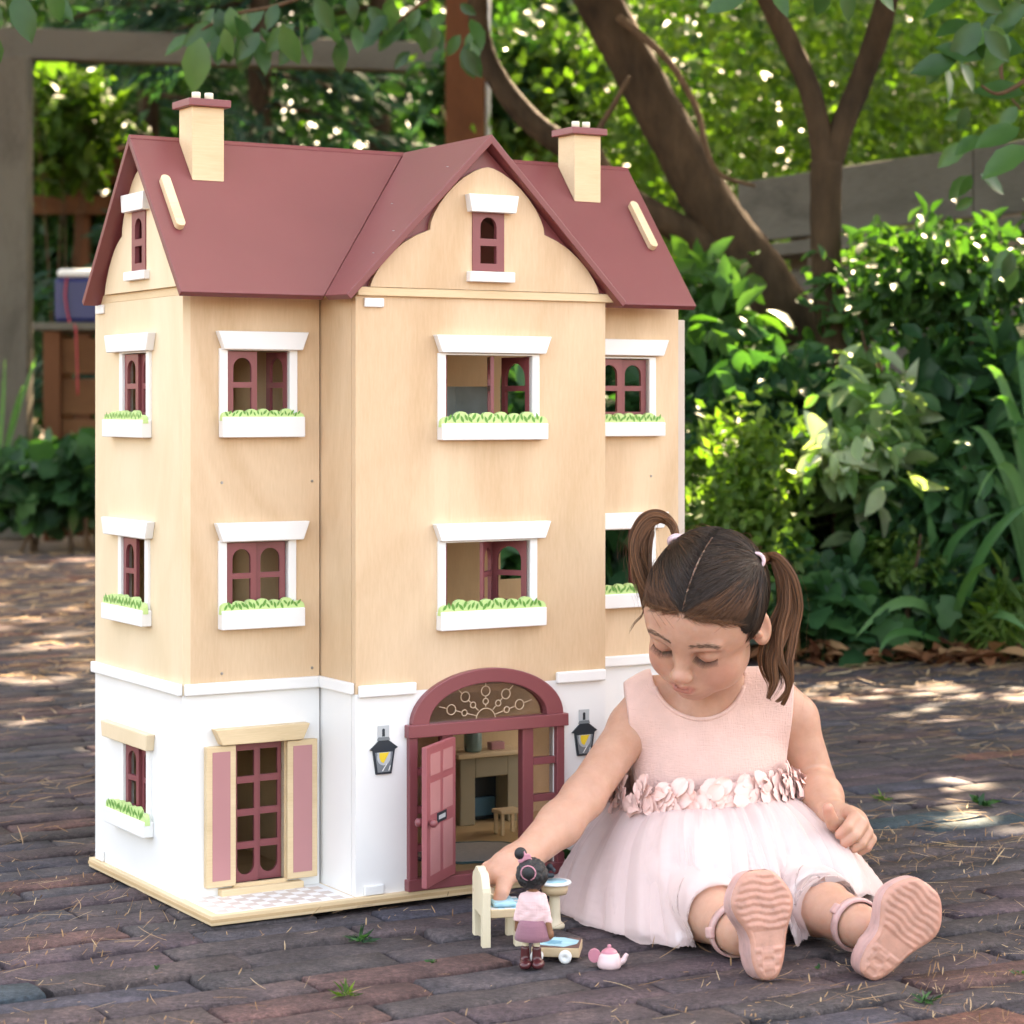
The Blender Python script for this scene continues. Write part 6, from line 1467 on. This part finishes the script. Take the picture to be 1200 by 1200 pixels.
def conifer(px, Y, h, r, n, seed, label):
    rg = np.random.default_rng(seed); e = empty('conifer', P(px, 600, Y), 0, label, 'tree'); e.location.z = 0
    pos = []; dr = []; tubes = [tube_arrays([Vector((0, 0, 0)), Vector((.02, 0, h * .5)), Vector((0, 0, h))], [.09, .06, .01], 8)]
    for i in range(64):
        z = h * (.08 + .9 * rg.random()); a = rg.random() * 6.28; rr = r * (1 - z / h) ** .7 * rg.uniform(.7, 1.1) + .15; u = np.sqrt(rg.random(n // 64)); tip = np.array((math.cos(a) * rr, math.sin(a) * rr, -.25 * rr))
        q = u[:, None] * tip + rg.normal(0, .05, (len(u), 3)) * np.array((1, 1, .5)) + np.array((0, 0, z)); pos.append(q); dr.append(np.tile(tip / np.linalg.norm(tip), (len(u), 1)))
        tubes.append(tube_arrays([Vector((0, 0, z)), Vector(tip * .5) + Vector((0, 0, z + .03)), Vector(tip) + Vector((0, 0, z))], [.02, .012, .004], 5))
    pos = np.vstack(pos); place_leaves('crown', pos, rg.uniform(.08, .16, len(pos)), LN1, G6, e, np.vstack(dr) * 1.2, .3, None, .8, rg); join_tubes('trunk', tubes, BK1, e)
conifer(300, 11.5, 4.6, 1.1, 9000, 71, 'dark conifer behind the left chimney of the dolls house'); conifer(440, 12.4, 4.4, 1.0, 8000, 72, 'dark conifer behind the middle of the roof'); conifer(170, 13.2, 5.0, 1.0, 7000, 73, 'dark conifer far behind the left gable')
shrub('bright_shrub', 'sunlit bright green bush between the left post and the gable', (72, 150), 11.6, (50, 55), .35, 2600, 40, .10, LM1, G3, 81)
shrub('mid_bush', 'mid green bush below the shed roof at left', (75, 310), 13.0, (70, 80), .4, 2400, 40, .11, LM1, G2, 82)
shrub('ivy_patch', 'low ivy patch at the foot of the left post', (30, 572), 9.0, (82, 34), .25, 1300, 34, .10, LI1, G1, 83, 'ivy', .4); shrub('low_plants', 'low dark green plants below the planter box', (98, 556), 8.9, (52, 34), .22, 1000, 28, .09, LR1, G1, 84, 'plant', .4)
shrub('fern_bush', 'feathery green bush behind the pergola post at the roof', (640, 120), 10.0, (70, 60), .3, 3000, 40, .06, LM1, G3, 85); shrub('climber', 'dark leafy climber hanging on the pergola beam', (600, 95), 9.9, (95, 40), .15, 900, 30, .10, LM1, G1, 86, 'climber')
# -- overhanging branches near the lens side: every leaf a part
def sprig(name, label, stem, Y, leaves, mat, group='branches hanging into the frame'):
    e = empty(name, P(*stem[0], Y), 0, label, 'branch', group); o = Vector(e.location)
    tpp = [P(a, b, Y) - o for a, b in stem]; q, r_ = smooth_path(tpp, list(np.linspace(.006, .002, len(tpp))), 5); join_tubes('stem', [tube_arrays(q, r_, 7)], TW, e)
    for (px, py, ang, len_, tn_, tilt) in leaves:
        L = len_ * Y / FPX; d = Vector((math.cos(R(ang)), random.uniform(-.35, .35), -math.sin(R(ang)))).normalized(); nr = Vector((math.sin(R(tilt)) * math.sin(R(ang)), -math.cos(R(tilt)), math.sin(R(tilt)) * abs(math.cos(R(ang))) + .3)); b = nr.cross(d).normalized(); n_ = d.cross(b)
        V0, F0 = leaf_template(.27, .07, .14); c = P(px, py, Y + random.uniform(-.12, .12)) - o
        V = np.array([tuple(c + (d * v[0] + b * v[1] + n_ * v[2]) * L) for v in V0]); link('leaf', np_mesh('leaf', V, F0, True, {'tone': np.full(len(V), tn_)}), mat, e)
rs = random.Random(12)
def fan(x0, y0, x1, y1, n, amin, amax, l0, l1): return [(x0 + (x1 - x0) * rs.random(), y0 + (y1 - y0) * rs.random(), rs.uniform(amin, amax), rs.uniform(l0, l1), rs.uniform(.05, .95), rs.uniform(-35, 65)) for _ in range(n)]
sprig('overhanging_branch', 'leafy branch hanging in from the top left corner', [(-40, -30), (10, -8), (70, -12)], 3.6, [(18, -6, 70, 58, .2, 10), (50, -10, 40, 50, .3, 20), (-5, 0, 100, 50, .2, 0), (-10, 40, 80, 40, .3, 30), (60, -14, 75, 40, .5, 10)], G5)
sprig('leafy_branch', 'leafy branch with a bright backlit leaf above the left chimney', [(420, -30), (330, 5), (270, 18), (225, 42)], 4.6, [(236, 44, 100, 66, .95, 0), (225, 42, 150, 40, .7, 40), (255, 32, 70, 45, .3, 20)] + fan(250, -5, 420, 50, 34, 40, 150, 24, 50), G5)
sprig('hanging_branch', 'leafy branch hanging over the middle of the roof', [(560, -30), (500, 0), (460, 30), (430, 50)], 5.0, fan(430, -5, 560, 70, 26, 30, 150, 22, 42), G5)
sprig('magnolia_branch', 'branch of large glossy leaves at the top right corner', [(1240, 60), (1200, 95), (1170, 110), (1150, 100)], 3.9, [(1200, 110, 190, 60, .5, 20), (1195, 150, 160, 62, .6, 30), (1206, 172, 150, 66, .7, 40), (1150, 70, 200, 55, .3, 20), (1200, 60, 190, 75, .3, 10), (1165, 40, 170, 60, .2, 30), (1190, 20, 150, 60, .3, 10)] + fan(1090, -10, 1215, 90, 14, 20, 170, 38, 62), G5)
sprig('top_branch', 'broad leaves hanging from the top edge above the forked tree', [(1100, -30), (990, -18), (900, -14), (830, -20)], 3.5, [(880, -10, 160, 56, .4, 10), (905, -12, 60, 40, .6, 20), (990, -14, 80, 40, .5, 10), (1020, -20, 40, 46, .6, 20), (970, -16, 110, 38, .3, 0)], G5)
sprig('side_branch', 'thin branch with sparse leaves at the right before the fence', [(1165, -20), (1172, 60), (1176, 100), (1196, 128)], 4.4, fan(1120, 120, 1200, 330, 14, 20, 160, 24, 44), G5)
tpart_e = None
